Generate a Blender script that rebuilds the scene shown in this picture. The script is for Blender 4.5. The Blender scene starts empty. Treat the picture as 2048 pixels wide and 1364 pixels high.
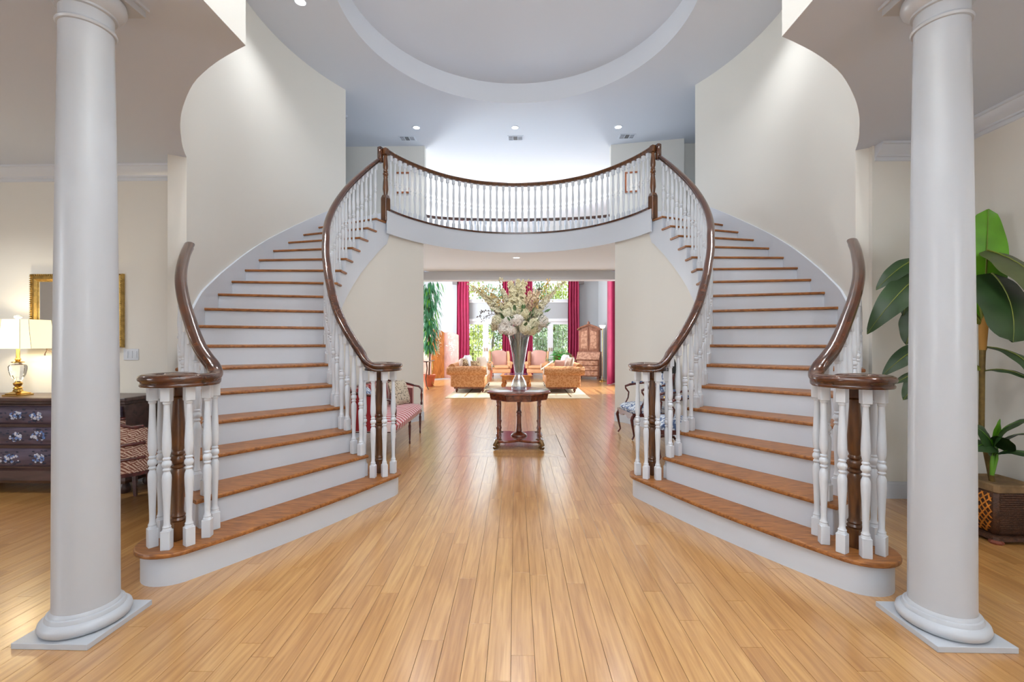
import bpy, bmesh, math, random
from math import pi, sin, cos, radians as RA, degrees
from mathutils import Vector, Matrix

random.seed(7)
SC = bpy.context.scene
COL = SC.collection

# ------------------------------------------------------------------ camera
F, HY, PSI, CX, H = 895.4, 684.07, .0248, .075, 1.3545
cam = bpy.data.cameras.new('camera')
camo = bpy.data.objects.new('camera', cam)
COL.objects.link(camo)
camo.location = (CX, 0, H)
camo.rotation_euler = (pi / 2, 0, PSI)
cam.sensor_width = 36
cam.lens = F * 36 / 2048
cam.shift_y = (HY - 682) / 2048
cam.clip_end = 300
SC.camera = camo

# ------------------------------------------------------------------ light and exposure
SC.view_settings.view_transform = 'Standard'
SC.view_settings.look = 'None'
SC.view_settings.exposure = -0.06
SC.view_settings.gamma = 1
SC.view_settings.use_curve_mapping = False
try:
    SC.cycles.max_bounces = 10
    SC.cycles.diffuse_bounces = 6
    SC.cycles.transparent_max_bounces = 16
    SC.cycles.sample_clamp_indirect = 6
    SC.cycles.use_denoising = True
except Exception:
    pass
W = bpy.data.worlds.new('sky'); SC.world = W; W.use_nodes = True
wb = W.node_tree.nodes['Background']
wb.inputs[0].default_value = (.80, .90, 1, 1)
wb.inputs[1].default_value = 3.2

def sun(name, rot, e, ang=.6, col=(1, .95, .86)):
    l = bpy.data.lights.new(name, 'SUN'); l.energy = e; l.angle = RA(ang); l.color = col
    o = bpy.data.objects.new(name, l); COL.objects.link(o); o.rotation_euler = rot
def area(name, loc, rot, sx, sy, e, col=(1, 1, 1)):
    l = bpy.data.lights.new(name, 'AREA'); l.shape = 'RECTANGLE'; l.size = sx; l.size_y = sy
    l.energy = e; l.color = col
    o = bpy.data.objects.new(name, l); COL.objects.link(o); o.location = loc; o.rotation_euler = rot
def dirlight(az, el):     # sun shining towards azimuth az (0=+Y, 90=+X), elevation el
    d = Vector((sin(RA(az)) * cos(RA(el)), cos(RA(az)) * cos(RA(el)), -sin(RA(el))))
    return d.to_track_quat('-Z', 'Y').to_euler()
sun('sun', dirlight(-104, 44), 9.0)
# unseen fill lights added behind the camera and in the side rooms
CW = (.87, .93, 1.0)
area('upper_entrance_fill', (0, -2.9, 4.55), (pi / 2 + .05, 0, 0), 3.0, 1.9, 12, CW)
area('ceiling_fill', (0, -.9, 3.5), (pi - .30, 0, 0), 2.8, 1.2, 500, CW)  # added uplight without a fixture, lifts the ceiling and shaft walls
area('entrance_fill', (0, -2.9, 1.5), (pi / 2, 0, 0), 2.2, 2.4, 8, CW)
area('side_room_fill', (-6.7, -1.4, 1.9), (pi / 2, 0, -pi / 2 + .5), 2.0, 2.0, 100, CW)
area('dining_fill', (3.0, -2.9, 1.9), (pi / 2, 0, 0), 1.0, 1.6, 44, CW)
# living room side lights: right at its window, left one unseen and added
area('living_side_light', (3.12, 12.9, 2.7), (pi / 2, 0, pi / 2), 1.9, 4.6, 230, CW)
area('living_side_light', (-4.97, 14.5, 2.7), (pi / 2, 0, -pi / 2), 3.7, 4.6, 760, CW)

# ------------------------------------------------------------------ helpers
def P(u, v, Y):           # photograph pixel -> world point on the plane y = Y
    c, s = cos(PSI), sin(PSI); k = (u - 1024) / F
    D = Y / (s * k + c); X = k * D
    return Vector((c * X - s * D + CX, Y, H + (HY - v) * D / F))

def lin(c):
    return tuple((x / 12.92 if x <= .04045 else ((x + .055) / 1.055) ** 2.4) for x in [q / 255 for q in c]) + (1,)

class MB:
    def __init__(s): s.v = []; s.f = []; s.a = []
    def add(s, vs, fs, tone=None):
        b = len(s.v); s.v += [tuple(v) for v in vs]; s.f += [tuple(b + i for i in f) for f in fs]
        if tone is not None: s.a += [tone] * len(vs)
        return s
    def box(s, x0, x1, y0, y1, z0, z1, M=None, tone=None):
        vs = [Vector((x, y, z)) for z in (z0, z1) for y in (y0, y1) for x in (x0, x1)]
        if M is not None: vs = [M @ v for v in vs]
        return s.add(vs, [(0, 2, 3, 1), (4, 5, 7, 6), (0, 1, 5, 4), (1, 3, 7, 5), (3, 2, 6, 7), (2, 0, 4, 6)], tone)
    def cbox(s, x0, x1, y0, y1, z0, z1, c=.005, M=None):     # box with chamfered vertical and top edges
        def ring(i, z): return [(x0 + i + c, y0 + i, z), (x1 - i - c, y0 + i, z), (x1 - i, y0 + i + c, z), (x1 - i, y1 - i - c, z),
                                (x1 - i - c, y1 - i, z), (x0 + i + c, y1 - i, z), (x0 + i, y1 - i - c, z), (x0 + i, y0 + i + c, z)]
        return s.rings([ring(c, z0), ring(0, z0 + c), ring(0, z1 - c), ring(c, z1)], M=M)
    def rings(s, rs, cap=True, M=None, closed=True, tone=None):
        n = len(rs[0]); vs = [Vector(p) for r in rs for p in r]
        if M is not None: vs = [M @ v for v in vs]
        fs = []
        for i in range(len(rs) - 1):
            for j in range(n if closed else n - 1):
                k = (j + 1) % n
                fs.append((i * n + j, i * n + k, (i + 1) * n + k, (i + 1) * n + j))
        if cap:
            fs.append(tuple(range(n))[::-1]); fs.append(tuple((len(rs) - 1) * n + j for j in range(n)))
        return s.add(vs, fs, tone)
    def lathe(s, prof, seg=16, cx=0, cy=0, M=None, cap=True):
        return s.rings([[(cx + r * cos(2 * pi * j / seg), cy + r * sin(2 * pi * j / seg), z) for j in range(seg)] for r, z in prof], cap, M)
    def prism(s, pts, z0, z1):
        n = len(pts)
        vs = [(x, y, z0) for x, y in pts] + [(x, y, z1) for x, y in pts]
        fs = [tuple(range(n))[::-1], tuple(range(n, 2 * n))] + [(j, (j + 1) % n, n + (j + 1) % n, n + j) for j in range(n)]
        return s.add(vs, fs)
    def tube(s, pts, r, seg=8, cap=True):
        pts = [Vector(p) for p in pts]; rs = []
        rr = r if isinstance(r, (list, tuple)) else [r] * len(pts)
        up = Vector((0, 0, 1)); side = None
        for i, p in enumerate(pts):
            t = (pts[min(i + 1, len(pts) - 1)] - pts[max(i - 1, 0)])
            t = t.normalized() if t.length > 1e-9 else Vector((0, 0, 1))
            if side is None:
                side = t.cross(up if abs(t.z) < .95 else Vector((1, 0, 0))).normalized()
            else:
                side = (side - t * side.dot(t)); side = side.normalized() if side.length > 1e-6 else t.orthogonal().normalized()
            n = side.cross(t)
            rs.append([p + (side * cos(2 * pi * j / seg) + n * sin(2 * pi * j / seg)) * rr[i] for j in range(seg)])
        return s.rings(rs, cap)
    def sweep(s, pts, prof, cap=True, scale=None):   # profile (w, z) kept upright along a path
        pts = [Vector(p) for p in pts]; rs = []
        for i, p in enumerate(pts):
            t = pts[min(i + 1, len(pts) - 1)] - pts[max(i - 1, 0)]; t.z = 0
            t = t.normalized() if t.length > 1e-9 else Vector((1, 0, 0))
            n = Vector((t.y, -t.x, 0)); k = 1 if scale is None else scale[i]
            rs.append([p + n * w * k + Vector((0, 0, z * k)) for w, z in prof])
        return s.rings(rs, cap)
    def mesh(s, name='mesh', smooth=False):
        me = bpy.data.meshes.new(name); me.from_pydata(s.v, [], s.f); me.update()
        if s.a:
            at = me.attributes.new('tone', 'FLOAT', 'POINT'); at.data.foreach_set('value', s.a)
        bm = bmesh.new(); bm.from_mesh(me); bmesh.ops.recalc_face_normals(bm, faces=bm.faces[:]); bm.to_mesh(me); bm.free()
        if smooth:
            me.polygons.foreach_set('use_smooth', [True] * len(me.polygons))
            me.set_sharp_from_angle(angle=RA(smooth if smooth is not True else 40))
        return me

def obj(name, mb, mat, parent=None, smooth=False, world=False, kind=None, label=None, cat=None, group=None, loc=None, rz=None, bevel=0, sub=0):
    me = mb if isinstance(mb, bpy.types.Mesh) else mb.mesh(name, smooth)
    if mat is not None and not me.materials: me.materials.append(mat)
    o = bpy.data.objects.new(name, me); COL.objects.link(o)
    if parent is not None:
        o.parent = parent
        if world: o.matrix_parent_inverse = parent.matrix_basis.inverted()
    if loc is not None: o.location = loc
    if rz is not None: o.rotation_euler = (0, 0, rz)
    if bevel:
        m = o.modifiers.new('bevel', 'BEVEL'); m.width = bevel; m.segments = 2; m.limit_method = 'ANGLE'; m.angle_limit = RA(50)
    if sub:
        m = o.modifiers.new('sub', 'SUBSURF'); m.levels = sub; m.render_levels = sub
    if kind: o['kind'] = kind
    if label: o['label'] = label
    if cat: o['category'] = cat
    if group: o['group'] = group
    return o
def thing(name, label, cat, loc=(0, 0, 0), rz=0, group=None):
    o = bpy.data.objects.new(name, None); COL.objects.link(o); o.empty_display_size = .1
    o.location = loc; o.rotation_euler = (0, 0, rz); o['label'] = label; o['category'] = cat
    if group: o['group'] = group
    return o
def S(name, mb, mat, parent=None, **k):
    o = obj(name, mb, mat, parent, **k)
    if parent is None: o['kind'] = 'structure'
    return o
def copy_tree(o, parent=None):
    c = o.copy(); COL.objects.link(c)
    if parent is not None: c.parent = parent
    for ch in [x for x in o.children]: copy_tree(ch, c)
    return c
def T(x=0, y=0, z=0, rx=0, ry=0, rz=0, s=1):
    M = Matrix.Translation((x, y, z)) @ Matrix.Rotation(rz, 4, 'Z') @ Matrix.Rotation(ry, 4, 'Y') @ Matrix.Rotation(rx, 4, 'X')
    return M @ (Matrix.Scale(s, 4) if not isinstance(s, (tuple, list)) else Matrix.Diagonal((*s, 1)))
def interp(x, xs, ys):
    if x <= xs[0]: return ys[0]
    for i in range(len(xs) - 1):
        if x <= xs[i + 1]:
            t = (x - xs[i]) / (xs[i + 1] - xs[i]); return ys[i] + t * (ys[i + 1] - ys[i])
    return ys[-1]

# ------------------------------------------------------------------ materials
def nt(name):
    m = bpy.data.materials.new(name); m.use_nodes = True
    t = m.node_tree; return m, t, t.nodes['Principled BSDF'], t.nodes, t.links
def mat(name, rgb, rough=.5, metal=0, bump=0, bscale=60, var=0, vscale=3, spec=.5, coat=0, alpha=None, linear=False):
    m, t, b, N, L = nt(name)
    c = rgb + (1,) if linear else lin(rgb)
    b.inputs['Base Color'].default_value = c
    b.inputs['Roughness'].default_value = rough; b.inputs['Metallic'].default_value = metal
    b.inputs['Specular IOR Level'].default_value = spec; b.inputs['Coat Weight'].default_value = coat
    tc = N.new('ShaderNodeTexCoord')
    if var:
        n = N.new('ShaderNodeTexNoise'); n.inputs['Scale'].default_value = vscale; n.inputs['Detail'].default_value = 5
        L.new(tc.outputs['Object'], n.inputs['Vector'])
        r = N.new('ShaderNodeValToRGB')
        r.color_ramp.elements[0].position = .3; r.color_ramp.elements[1].position = .7
        r.color_ramp.elements[0].color = tuple(x * (1 - var) for x in c[:3]) + (1,)
        r.color_ramp.elements[1].color = tuple(min(1, x * (1 + var)) for x in c[:3]) + (1,)
        L.new(n.outputs['Fac'], r.inputs[0]); L.new(r.outputs[0], b.inputs['Base Color'])
    if bump:
        n = N.new('ShaderNodeTexNoise'); n.inputs['Scale'].default_value = bscale
        L.new(tc.outputs['Object'], n.inputs['Vector'])
        bp = N.new('ShaderNodeBump'); bp.inputs['Strength'].default_value = bump; bp.inputs['Distance'].default_value = .005
        L.new(n.outputs['Fac'], bp.inputs['Height']); L.new(bp.outputs[0], b.inputs['Normal'])
    return m
def wood(name, dark, light, rough=.3, scale=(40, 2.5, 40), coat=0, tone=False, spec=.5):
    m, t, b, N, L = nt(name)
    tc = N.new('ShaderNodeTexCoord'); mp = N.new('ShaderNodeMapping'); mp.inputs['Scale'].default_value = scale
    L.new(tc.outputs['Object'], mp.inputs['Vector'])
    n = N.new('ShaderNodeTexNoise'); n.inputs['Scale'].default_value = 1; n.inputs['Detail'].default_value = 6; n.inputs['Distortion'].default_value = .6
    vec = mp.outputs[0]
    if tone:
        at = N.new('ShaderNodeAttribute'); at.attribute_name = 'tone'
        cm = N.new('ShaderNodeCombineXYZ'); mu = N.new('ShaderNodeMath'); mu.operation = 'MULTIPLY'; mu.inputs[1].default_value = 97
        L.new(at.outputs['Fac'], mu.inputs[0]); L.new(mu.outputs[0], cm.inputs[0]); L.new(mu.outputs[0], cm.inputs[1])
        va = N.new('ShaderNodeVectorMath'); L.new(vec, va.inputs[0]); L.new(cm.outputs[0], va.inputs[1]); vec = va.outputs[0]
    L.new(vec, n.inputs['Vector'])
    r = N.new('ShaderNodeValToRGB')
    r.color_ramp.elements[0].position = .32; r.color_ramp.elements[1].position = .68
    r.color_ramp.elements[0].color = lin(dark); r.color_ramp.elements[1].color = lin(light)
    L.new(n.outputs['Fac'], r.inputs[0]); out = r.outputs[0]
    if tone:
        r2 = N.new('ShaderNodeValToRGB'); els = r2.color_ramp.elements
        els[0].color = (.84, .76, .66, 1); els[1].color = (1.06, 1.08, 1.06, 1); e = els.new(.5); e.color = (.97, .94, .88, 1)
        L.new(at.outputs['Fac'], r2.inputs[0])
        mx = N.new('ShaderNodeMix'); mx.data_type = 'RGBA'; mx.blend_type = 'MULTIPLY'; mx.inputs[0].default_value = 1
        L.new(out, mx.inputs[6]); L.new(r2.outputs[0], mx.inputs[7]); out = mx.outputs[2]
    L.new(out, b.inputs['Base Color'])
    b.inputs['Roughness'].default_value = rough; b.inputs['Coat Weight'].default_value = coat; b.inputs['Coat Roughness'].default_value = .20 if tone else .12
    if tone: b.inputs['Coat IOR'].default_value = 1.85
    b.inputs['Specular IOR Level'].default_value = spec
    bp = N.new('ShaderNodeBump'); bp.inputs['Strength'].default_value = .05; bp.inputs['Distance'].default_value = .002
    L.new(n.outputs['Fac'], bp.inputs['Height']); L.new(bp.outputs[0], b.inputs['Normal'])
    return m
def emis(name, rgb, e):
    m, t, b, N, L = nt(name); b.inputs['Base Color'].default_value = (1, 1, 1, 1)
    b.inputs['Emission Color'].default_value = rgb + (1,); b.inputs['Emission Strength'].default_value = e
    return m
def stripes(name, cols, axis='X', scale=30, rough=.8, wave=0):
    m, t, b, N, L = nt(name)
    tc = N.new('ShaderNodeTexCoord'); w = N.new('ShaderNodeTexWave'); w.bands_direction = axis
    w.inputs['Scale'].default_value = scale; w.inputs['Distortion'].default_value = wave
    L.new(tc.outputs['Object'], w.inputs['Vector'])
    r = N.new('ShaderNodeValToRGB'); r.color_ramp.interpolation = 'CONSTANT'
    els = r.color_ramp.elements; els[0].color = lin(cols[0][1]); els[0].position = 0
    els[1].position = cols[1][0]; els[1].color = lin(cols[1][1])
    for p, c in cols[2:]:
        e = els.new(p); e.color = lin(c)
    L.new(w.outputs['Fac'], r.inputs[0]); L.new(r.outputs[0], b.inputs['Base Color']); b.inputs['Roughness'].default_value = rough
    return m
def blotch(name, c0, c1, scale=20, thr=.5, rough=.8, c2=None, kind='noise', soft=.04):
    m, t, b, N, L = nt(name)
    tc = N.new('ShaderNodeTexCoord')
    if kind == 'noise':
        n = N.new('ShaderNodeTexNoise'); n.inputs['Detail'].default_value = 4; o = 'Fac'
    else:
        n = N.new('ShaderNodeTexVoronoi'); o = 'Distance'
    n.inputs['Scale'].default_value = scale
    L.new(tc.outputs['Object'], n.inputs['Vector'])
    r = N.new('ShaderNodeValToRGB'); els = r.color_ramp.elements
    els[0].position = max(0, thr - soft); els[0].color = lin(c0); els[1].position = min(1, thr + soft); els[1].color = lin(c1)
    if c2: e = els.new(min(1, thr + soft + .12)); e.color = lin(c2)
    L.new(n.outputs[o], r.inputs[0]); L.new(r.outputs[0], b.inputs['Base Color']); b.inputs['Roughness'].default_value = rough
    return m
def checkerw(name, c0, c1, scale=20, rough=.7, rot=45):
    m, t, b, N, L = nt(name)
    tc = N.new('ShaderNodeTexCoord'); mp = N.new('ShaderNodeMapping'); mp.inputs['Rotation'].default_value = (RA(rot), RA(rot), RA(rot))
    L.new(tc.outputs['Object'], mp.inputs['Vector'])
    k = N.new('ShaderNodeTexChecker'); k.inputs['Scale'].default_value = scale
    L.new(mp.outputs[0], k.inputs['Vector'])
    outs = []
    for ax in ('X', 'Z'):
        w = N.new('ShaderNodeTexWave'); w.bands_direction = ax; w.inputs['Scale'].default_value = scale * 1.05; L.new(mp.outputs[0], w.inputs['Vector']); outs.append(w)
    mx = N.new('ShaderNodeMix'); mx.data_type = 'FLOAT'; L.new(k.outputs['Fac'], mx.inputs[0]); L.new(outs[0].outputs['Fac'], mx.inputs[2]); L.new(outs[1].outputs['Fac'], mx.inputs[3])
    r = N.new('ShaderNodeValToRGB'); r.color_ramp.elements[0].position = .45; r.color_ramp.elements[1].position = .55
    r.color_ramp.elements[0].color = lin(c0); r.color_ramp.elements[1].color = lin(c1)
    L.new(mx.outputs[0], r.inputs[0]); L.new(r.outputs[0], b.inputs['Base Color']); b.inputs['Roughness'].default_value = rough
    return m
def glassm(name, rgb=(.97, .99, .98), rough=0, ior=1.45, thin=True):
    m = bpy.data.materials.new(name); m.use_nodes = True; t = m.node_tree; N = t.nodes; L = t.links
    for n in list(N):
        if n.type == 'BSDF_PRINCIPLED': N.remove(n)
    out = [n for n in N if n.type == 'OUTPUT_MATERIAL'][0]
    if thin:
        tr = N.new('ShaderNodeBsdfTransparent'); tr.inputs[0].default_value = rgb + (1,)
        gl = N.new('ShaderNodeBsdfGlossy'); gl.inputs['Roughness'].default_value = .03
        lw = N.new('ShaderNodeLayerWeight'); lw.inputs['Blend'].default_value = .5
        pw = N.new('ShaderNodeMath'); pw.operation = 'POWER'; pw.inputs[1].default_value = 3; L.new(lw.outputs['Facing'], pw.inputs[0])
        ma = N.new('ShaderNodeMath'); ma.operation = 'MULTIPLY_ADD'; ma.inputs[1].default_value = .7; ma.inputs[2].default_value = ((ior - 1) / (ior + 1)) ** 2; L.new(pw.outputs[0], ma.inputs[0])
        mx = N.new('ShaderNodeMixShader'); L.new(ma.outputs[0], mx.inputs[0]); L.new(tr.outputs[0], mx.inputs[1]); L.new(gl.outputs[0], mx.inputs[2])
        L.new(mx.outputs[0], out.inputs[0])
    else:
        g = N.new('ShaderNodeBsdfGlass'); g.inputs[0].default_value = rgb + (1,); g.inputs['Roughness'].default_value = rough; g.inputs['IOR'].default_value = ior
        L.new(g.outputs[0], out.inputs[0])
    return m

M_wall = mat('cream wall paint', (219, 217, 210), .75, bump=.02, bscale=300)
M_ceil = mat('ceiling paint', (206, 210, 217), .85)
M_ceilS = mat('side ceiling bounce tint', (200, 210, 226), .85)  # blue put into the colour to cancel warm floor bounce
M_ceilU = mat('hall ceiling brightened', (214, 224, 238), .85)  # lighter, bluer copy that brightens the dim ceiling under the balcony
M_trim = mat('white trim paint', (204, 210, 219), .35)
M_bal = mat('white baluster paint', (212, 217, 224), .35)
M_col = mat('white column paint', (186, 190, 196), .3)
M_plank = wood('oak plank', (172, 122, 66), (203, 156, 96), .3, (46, 2.6, 46), tone=True, coat=.9, spec=.6)
M_joint = mat('dark floor joint', (70, 45, 22), .8)
M_tread = wood('stained oak tread', (114, 66, 28), (168, 108, 54), .4, (9, 60, 60))
M_treadR = M_tread
M_rail = wood('dark mahogany rail', (52, 26, 14), (92, 50, 26), .18, (14, 14, 14), coat=.5)
M_newel = wood('walnut stain newel', (64, 36, 16), (112, 68, 32), .28, (30, 30, 6), coat=.3)
M_mah = wood('mahogany table wood', (78, 32, 18), (128, 62, 34), .2, (16, 16, 16), coat=.5)
M_cherry = wood('cherry wood', (120, 62, 34), (166, 98, 58), .3, (10, 10, 5), coat=.2)
M_darkred = wood('dark red chair wood', (62, 20, 16), (100, 38, 28), .25, (20, 20, 20), coat=.4)
M_orangewood = wood('orange walnut veneer', (156, 88, 34), (204, 132, 62), .3, (8, 8, 3), coat=.2)
M_brass = mat('polished brass', (214, 178, 104), .18, 1)
M_gilt = mat('gilt frame', (176, 146, 84), .35, .85, bump=.6, bscale=70, var=.3, vscale=30)
M_mirror = mat('mirror glass', (235, 238, 242), .02, 1)
M_crystal = glassm('crystal', (.98, .99, 1), 0, 1.5, thin=False)
M_pane = glassm('window pane', (.97, .99, .98))
M_vase = glassm('clear vase glass', (.95, .97, .98), thin=True, ior=2.0)
M_shade = None

# ------------------------------------------------------------------ geometry of the stair hall
YC, RS = 5.953, .19
AO = {1: -64.3, 2: -59.2, 3: -54.3, 4: -49.6, 5: -44.9, 6: -39.7, 7: -34.3, 8: -28.9, 9: -23.4, 10: -17.1, 11: -11.2, 12: -5.7, 13: -.3,
      14: 5.0, 15: 10.4, 16: 15.7, 17: 20.9, 18: 26.2}
def AI(n): return AO[n] - (0 if n <= 8 else .9 if n == 9 else 1.4 if n == 10 else 1.8)
NS = sorted(AO); NA = [AO[n] - (0 if n <= 8 else .6) for n in NS]
def nose(a): return interp(a, NA, [n * RS for n in NS])
def rin(a): return interp(a, [-60, -55, -48, -42, -35, -25], [2.46, 2.44, 2.40, 2.35, 2.30, 2.26])
def rrail(a): return interp(a, [-60, -50, -46, -42, -35, -25], [2.51, 2.49, 2.465, 2.43, 2.385, 2.35])
def rw(a): return interp(a, [-66, -61, -56, -51, -45, -40, -32, -20, -10], [3.74, 3.73, 3.71, 3.67, 3.63, 3.60, 3.575, 3.52, 3.50])
def rout(a): return interp(a, [-60, -55, -45, -34, -32, -20, -10], [3.79, 3.76, 3.67, 3.605, 3.57, 3.51, 3.49])
def rorail(a): return interp(a, [-57, -52, -44, -38, -32], [3.70, 3.66, 3.62, 3.58, 3.55])
def pol(s, r, a, z=None):
    A = RA(a); p = (s * r * cos(A), YC + r * sin(A))
    return p if z is None else (p[0], p[1], z)
def rb(a):      # balcony edge radius
    a = a if a <= 90 else 180 - a
    return interp(a, [26, 44, 59, 73, 90], [2.235, 2.325, 2.425, 2.49, 2.505])
def pb(r, a, z): A = RA(a); return (r * cos(A), YC + r * sin(A), z)
ZC, ZF, ZT = 3.06, 3.42, 5.75       # lower ceiling, upper floor, upper ceiling

# ---- floor: slab plus planks
FROT = .0168
def frot(x, y):
    c, s = cos(FROT), sin(FROT); dx, dy = x - CX, y
    return (CX + c * dx - s * dy, s * dx + c * dy)
floor = S('floor', MB().box(-7, 7, -3.1, 18.5, -.30, -.022), M_joint)
def plank_geo(x0, x1, y0, y1, tone, mb, hz=.0):
    g = .0008; c = .0004
    q = [frot(x0 + g, y0 + g), frot(x1 - g, y0 + g), frot(x1 - g, y1 - g), frot(x0 + g, y1 - g)]
    q2 = [frot(x0 + g + c, y0 + g + c), frot(x1 - g - c, y0 + g + c), frot(x1 - g - c, y1 - g - c), frot(x0 + g + c, y1 - g - c)]
    mb.rings([[(x, y, -.021) for x, y in q], [(x, y, -c + hz) for x, y in q], [(x, y, hz) for x, y in q2]], tone=tone)
PW = .1018
INL = (-.66, .66, 5.27, 6.57)
planks = []
rnd = random.Random(3)
x = -7.0 + .031; row = 0
while x < 7:
    y = -3.0 - rnd.random()
    while y < 18.3:
        ln = rnd.choice([.7, .95, 1.1, 1.3, 1.5, 1.8]) * rnd.uniform(.85, 1.15)
        y1 = min(y + ln, 18.4); y0 = max(y, -3.0); tone = min(1, max(0, rnd.gauss(.5, .27)))
        segs = [(y0, y1)]
        if x + PW > INL[0] + .01 and x < INL[1] - .01:
            if y0 < INL[3] and y1 > INL[2]:
                segs = [(y0, min(y1, INL[2])), (max(y0, INL[3]), y1)]
        for a_, b_ in segs:
            if b_ - a_ > .05: planks.append((x, x + PW, a_, b_, tone))
        y = y1 if y1 < 18.4 else 99
    x += PW; row += 1
def shown(p):
    xm = (p[0] + p[1]) / 2; best = 0
    for t in (.1, .5, .9):
        ym = p[2] + t * (p[3] - p[2])
        if ym < 1.78: continue
        u = (xm - CX) / ym
        if abs(u) > 1.13: continue
        r = math.hypot(xm, ym - YC); a = degrees(math.atan2(ym - YC, abs(xm)))
        if 2.35 < r < 3.95 and -64 < a < 40: continue
        if r >= 3.5 and a > -35 and ym > 3.9: continue
        best = max(best, 1 / ym ** 2 * min(p[3] - p[2], 1.4) / math.sqrt(ym))
    return best
planks.sort(key=lambda p: -shown(p))
for p in planks[:285]:
    mb = MB(); plank_geo(*p, mb); obj('plank', mb, M_plank, floor)
mb = MB()
for p in planks[285:]: plank_geo(*p, mb)
obj('plank_field', mb, M_plank, floor, kind='stuff')
# inlay of concentric boards around the centre table
x0, x1, y0, y1 = INL; k = 0
while x1 - x0 > .25:
    w = .075 if k % 2 == 0 else .1
    for q in ([(x0, y0), (x1, y0), (x1 - w, y0 + w), (x0 + w, y0 + w)], [(x1, y0), (x1, y1), (x1 - w, y1 - w), (x1 - w, y0 + w)],
              [(x1, y1), (x0, y1), (x0 + w, y1 - w), (x1 - w, y1 - w)], [(x0, y1), (x0, y0), (x0 + w, y0 + w), (x0 + w, y1 - w)]):
        m_ = Vector((sum(p[0] for p in q) / 4, sum(p[1] for p in q) / 4, 0))
        qq = [frot(*(Vector((p[0], p[1], 0)) + (m_ - Vector((p[0], p[1], 0))).normalized() * .002)[:2]) for p in q]
        b = MB(); b.rings([[(px, py, z) for px, py in qq] for z in (-.021, 0)], tone=rnd.uniform(.5, 1) if k % 2 else rnd.uniform(.05, .35))
        obj('inlay_board', b, M_plank, floor)
    x0 += w; x1 -= w; y0 += w; y1 -= w; k += 1
b = MB(); plank_geo(x0, x1, y0, y1, .6, b); obj('inlay_board', b, M_plank, floor)

# ---- ceilings
def side_ceiling(s, xo, yb):
    pts = [(s * xo, -3.1), (s * 1.52, -3.1), pol(s, rw(-66), -66)] + [pol(s, rw(a), a) for a in range(-64, -31, 2)] + [pol(s, rw(-32) + .14, -32), (s * 3.2, yb), (s * xo, yb)]
    b = MB().prism(pts, ZC, ZF); return b
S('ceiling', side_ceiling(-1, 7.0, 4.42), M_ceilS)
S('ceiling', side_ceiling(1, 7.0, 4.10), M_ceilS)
cw = MB(); n = 96; RT = 2.32; CT = 5.92
def rectpt(a, x0, x1, y0, y1):
    dx, dy = cos(a), sin(a); ts = []
    if dx > 1e-9: ts.append(x1 / dx)
    if dx < -1e-9: ts.append(x0 / dx)
    if dy > 1e-9: ts.append((y1 - CT) / dy)
    if dy < -1e-9: ts.append((y0 - CT) / dy)
    t = min(ts); return (t * dx, CT + t * dy)
inn = [(RT * cos(2 * pi * j / n), CT + RT * sin(2 * pi * j / n)) for j in range(n)]
outr = [rectpt(2 * pi * j / n, -7.1, 7.1, -3.1, 11.1) for j in range(n)]
cw.rings([[(p[0], p[1], ZT) for p in outr], [(p[0], p[1], ZT) for p in inn], [(p[0], p[1], ZT + .36) for p in inn]], cap=False)
cw.add([(p[0], p[1], ZT + .36) for p in inn], [tuple(range(n))])
cw.box(-7.2, 7.2, -3.2, 11.2, ZT + .40, ZT + .5); cw.box(-5.2, 3.35, 11.2, 18.7, ZT, ZT + .1)
for (xa, xb, ya, yb_) in ((-7.2, -7.1, -3.2, 11.2), (7.1, 7.2, -3.2, 11.2), (-7.1, 7.1, -3.2, -3.1), (-7.1, 7.1, 11.1, 11.2)):
    cw.box(xa, xb, ya, yb_, ZT, ZT + .4)
S('ceiling', cw, M_ceil, smooth=30)

# ---- upper floor with the curved balcony edge
arc = [pb(rb(a), a, 0)[:2] for a in [26.2 + i * (127.6 / 60) for i in range(61)]]
far = [( 2.3, 10.66)] + [(2.3 * cos(t), 10.62 + .46 * sin(t)) for t in [pi * i / 16 for i in range(1, 16)]] + [(-2.3, 10.66)]
pts = arc + [pol(-1, 3.63, 26.2), (-7, pol(-1, 3.63, 26.2)[1]), (-7, 10.9), (-2.3, 10.9)]
pts += [(x_, y_) for x_, y_ in far[::-1]] + [(2.3, 10.9), (7, 10.9), (7, pol(1, 3.63, 26.2)[1]), pol(1, 3.63, 26.2)]
S('floor_upper', MB().prism(pts, ZC, ZF - .03), M_ceilU)
S('ceiling_beam', MB().box(-7, 7, 10.75, 11.05, 2.85, ZC - .001), M_trim, label='white beam over the living room opening')
# fascia band under the nosing board
fb = MB(); fr = [[pb(rb(a) - .0, a, z) for z in (ZC - .02, ZF - .032)] + [pb(rb(a) + .02, a, z) for z in (ZF - .032, ZC - .02)] for a in [24.5 + i * (131 / 64) for i in range(65)]]
for r_ in fr: pass
fb.rings([[(p[0] * (1 - .006), YC + (p[1] - YC) * (1 - .006), p[2]) for p in r_] for r_ in fr])
S('trim_1', fb, M_trim, smooth=30)

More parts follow.
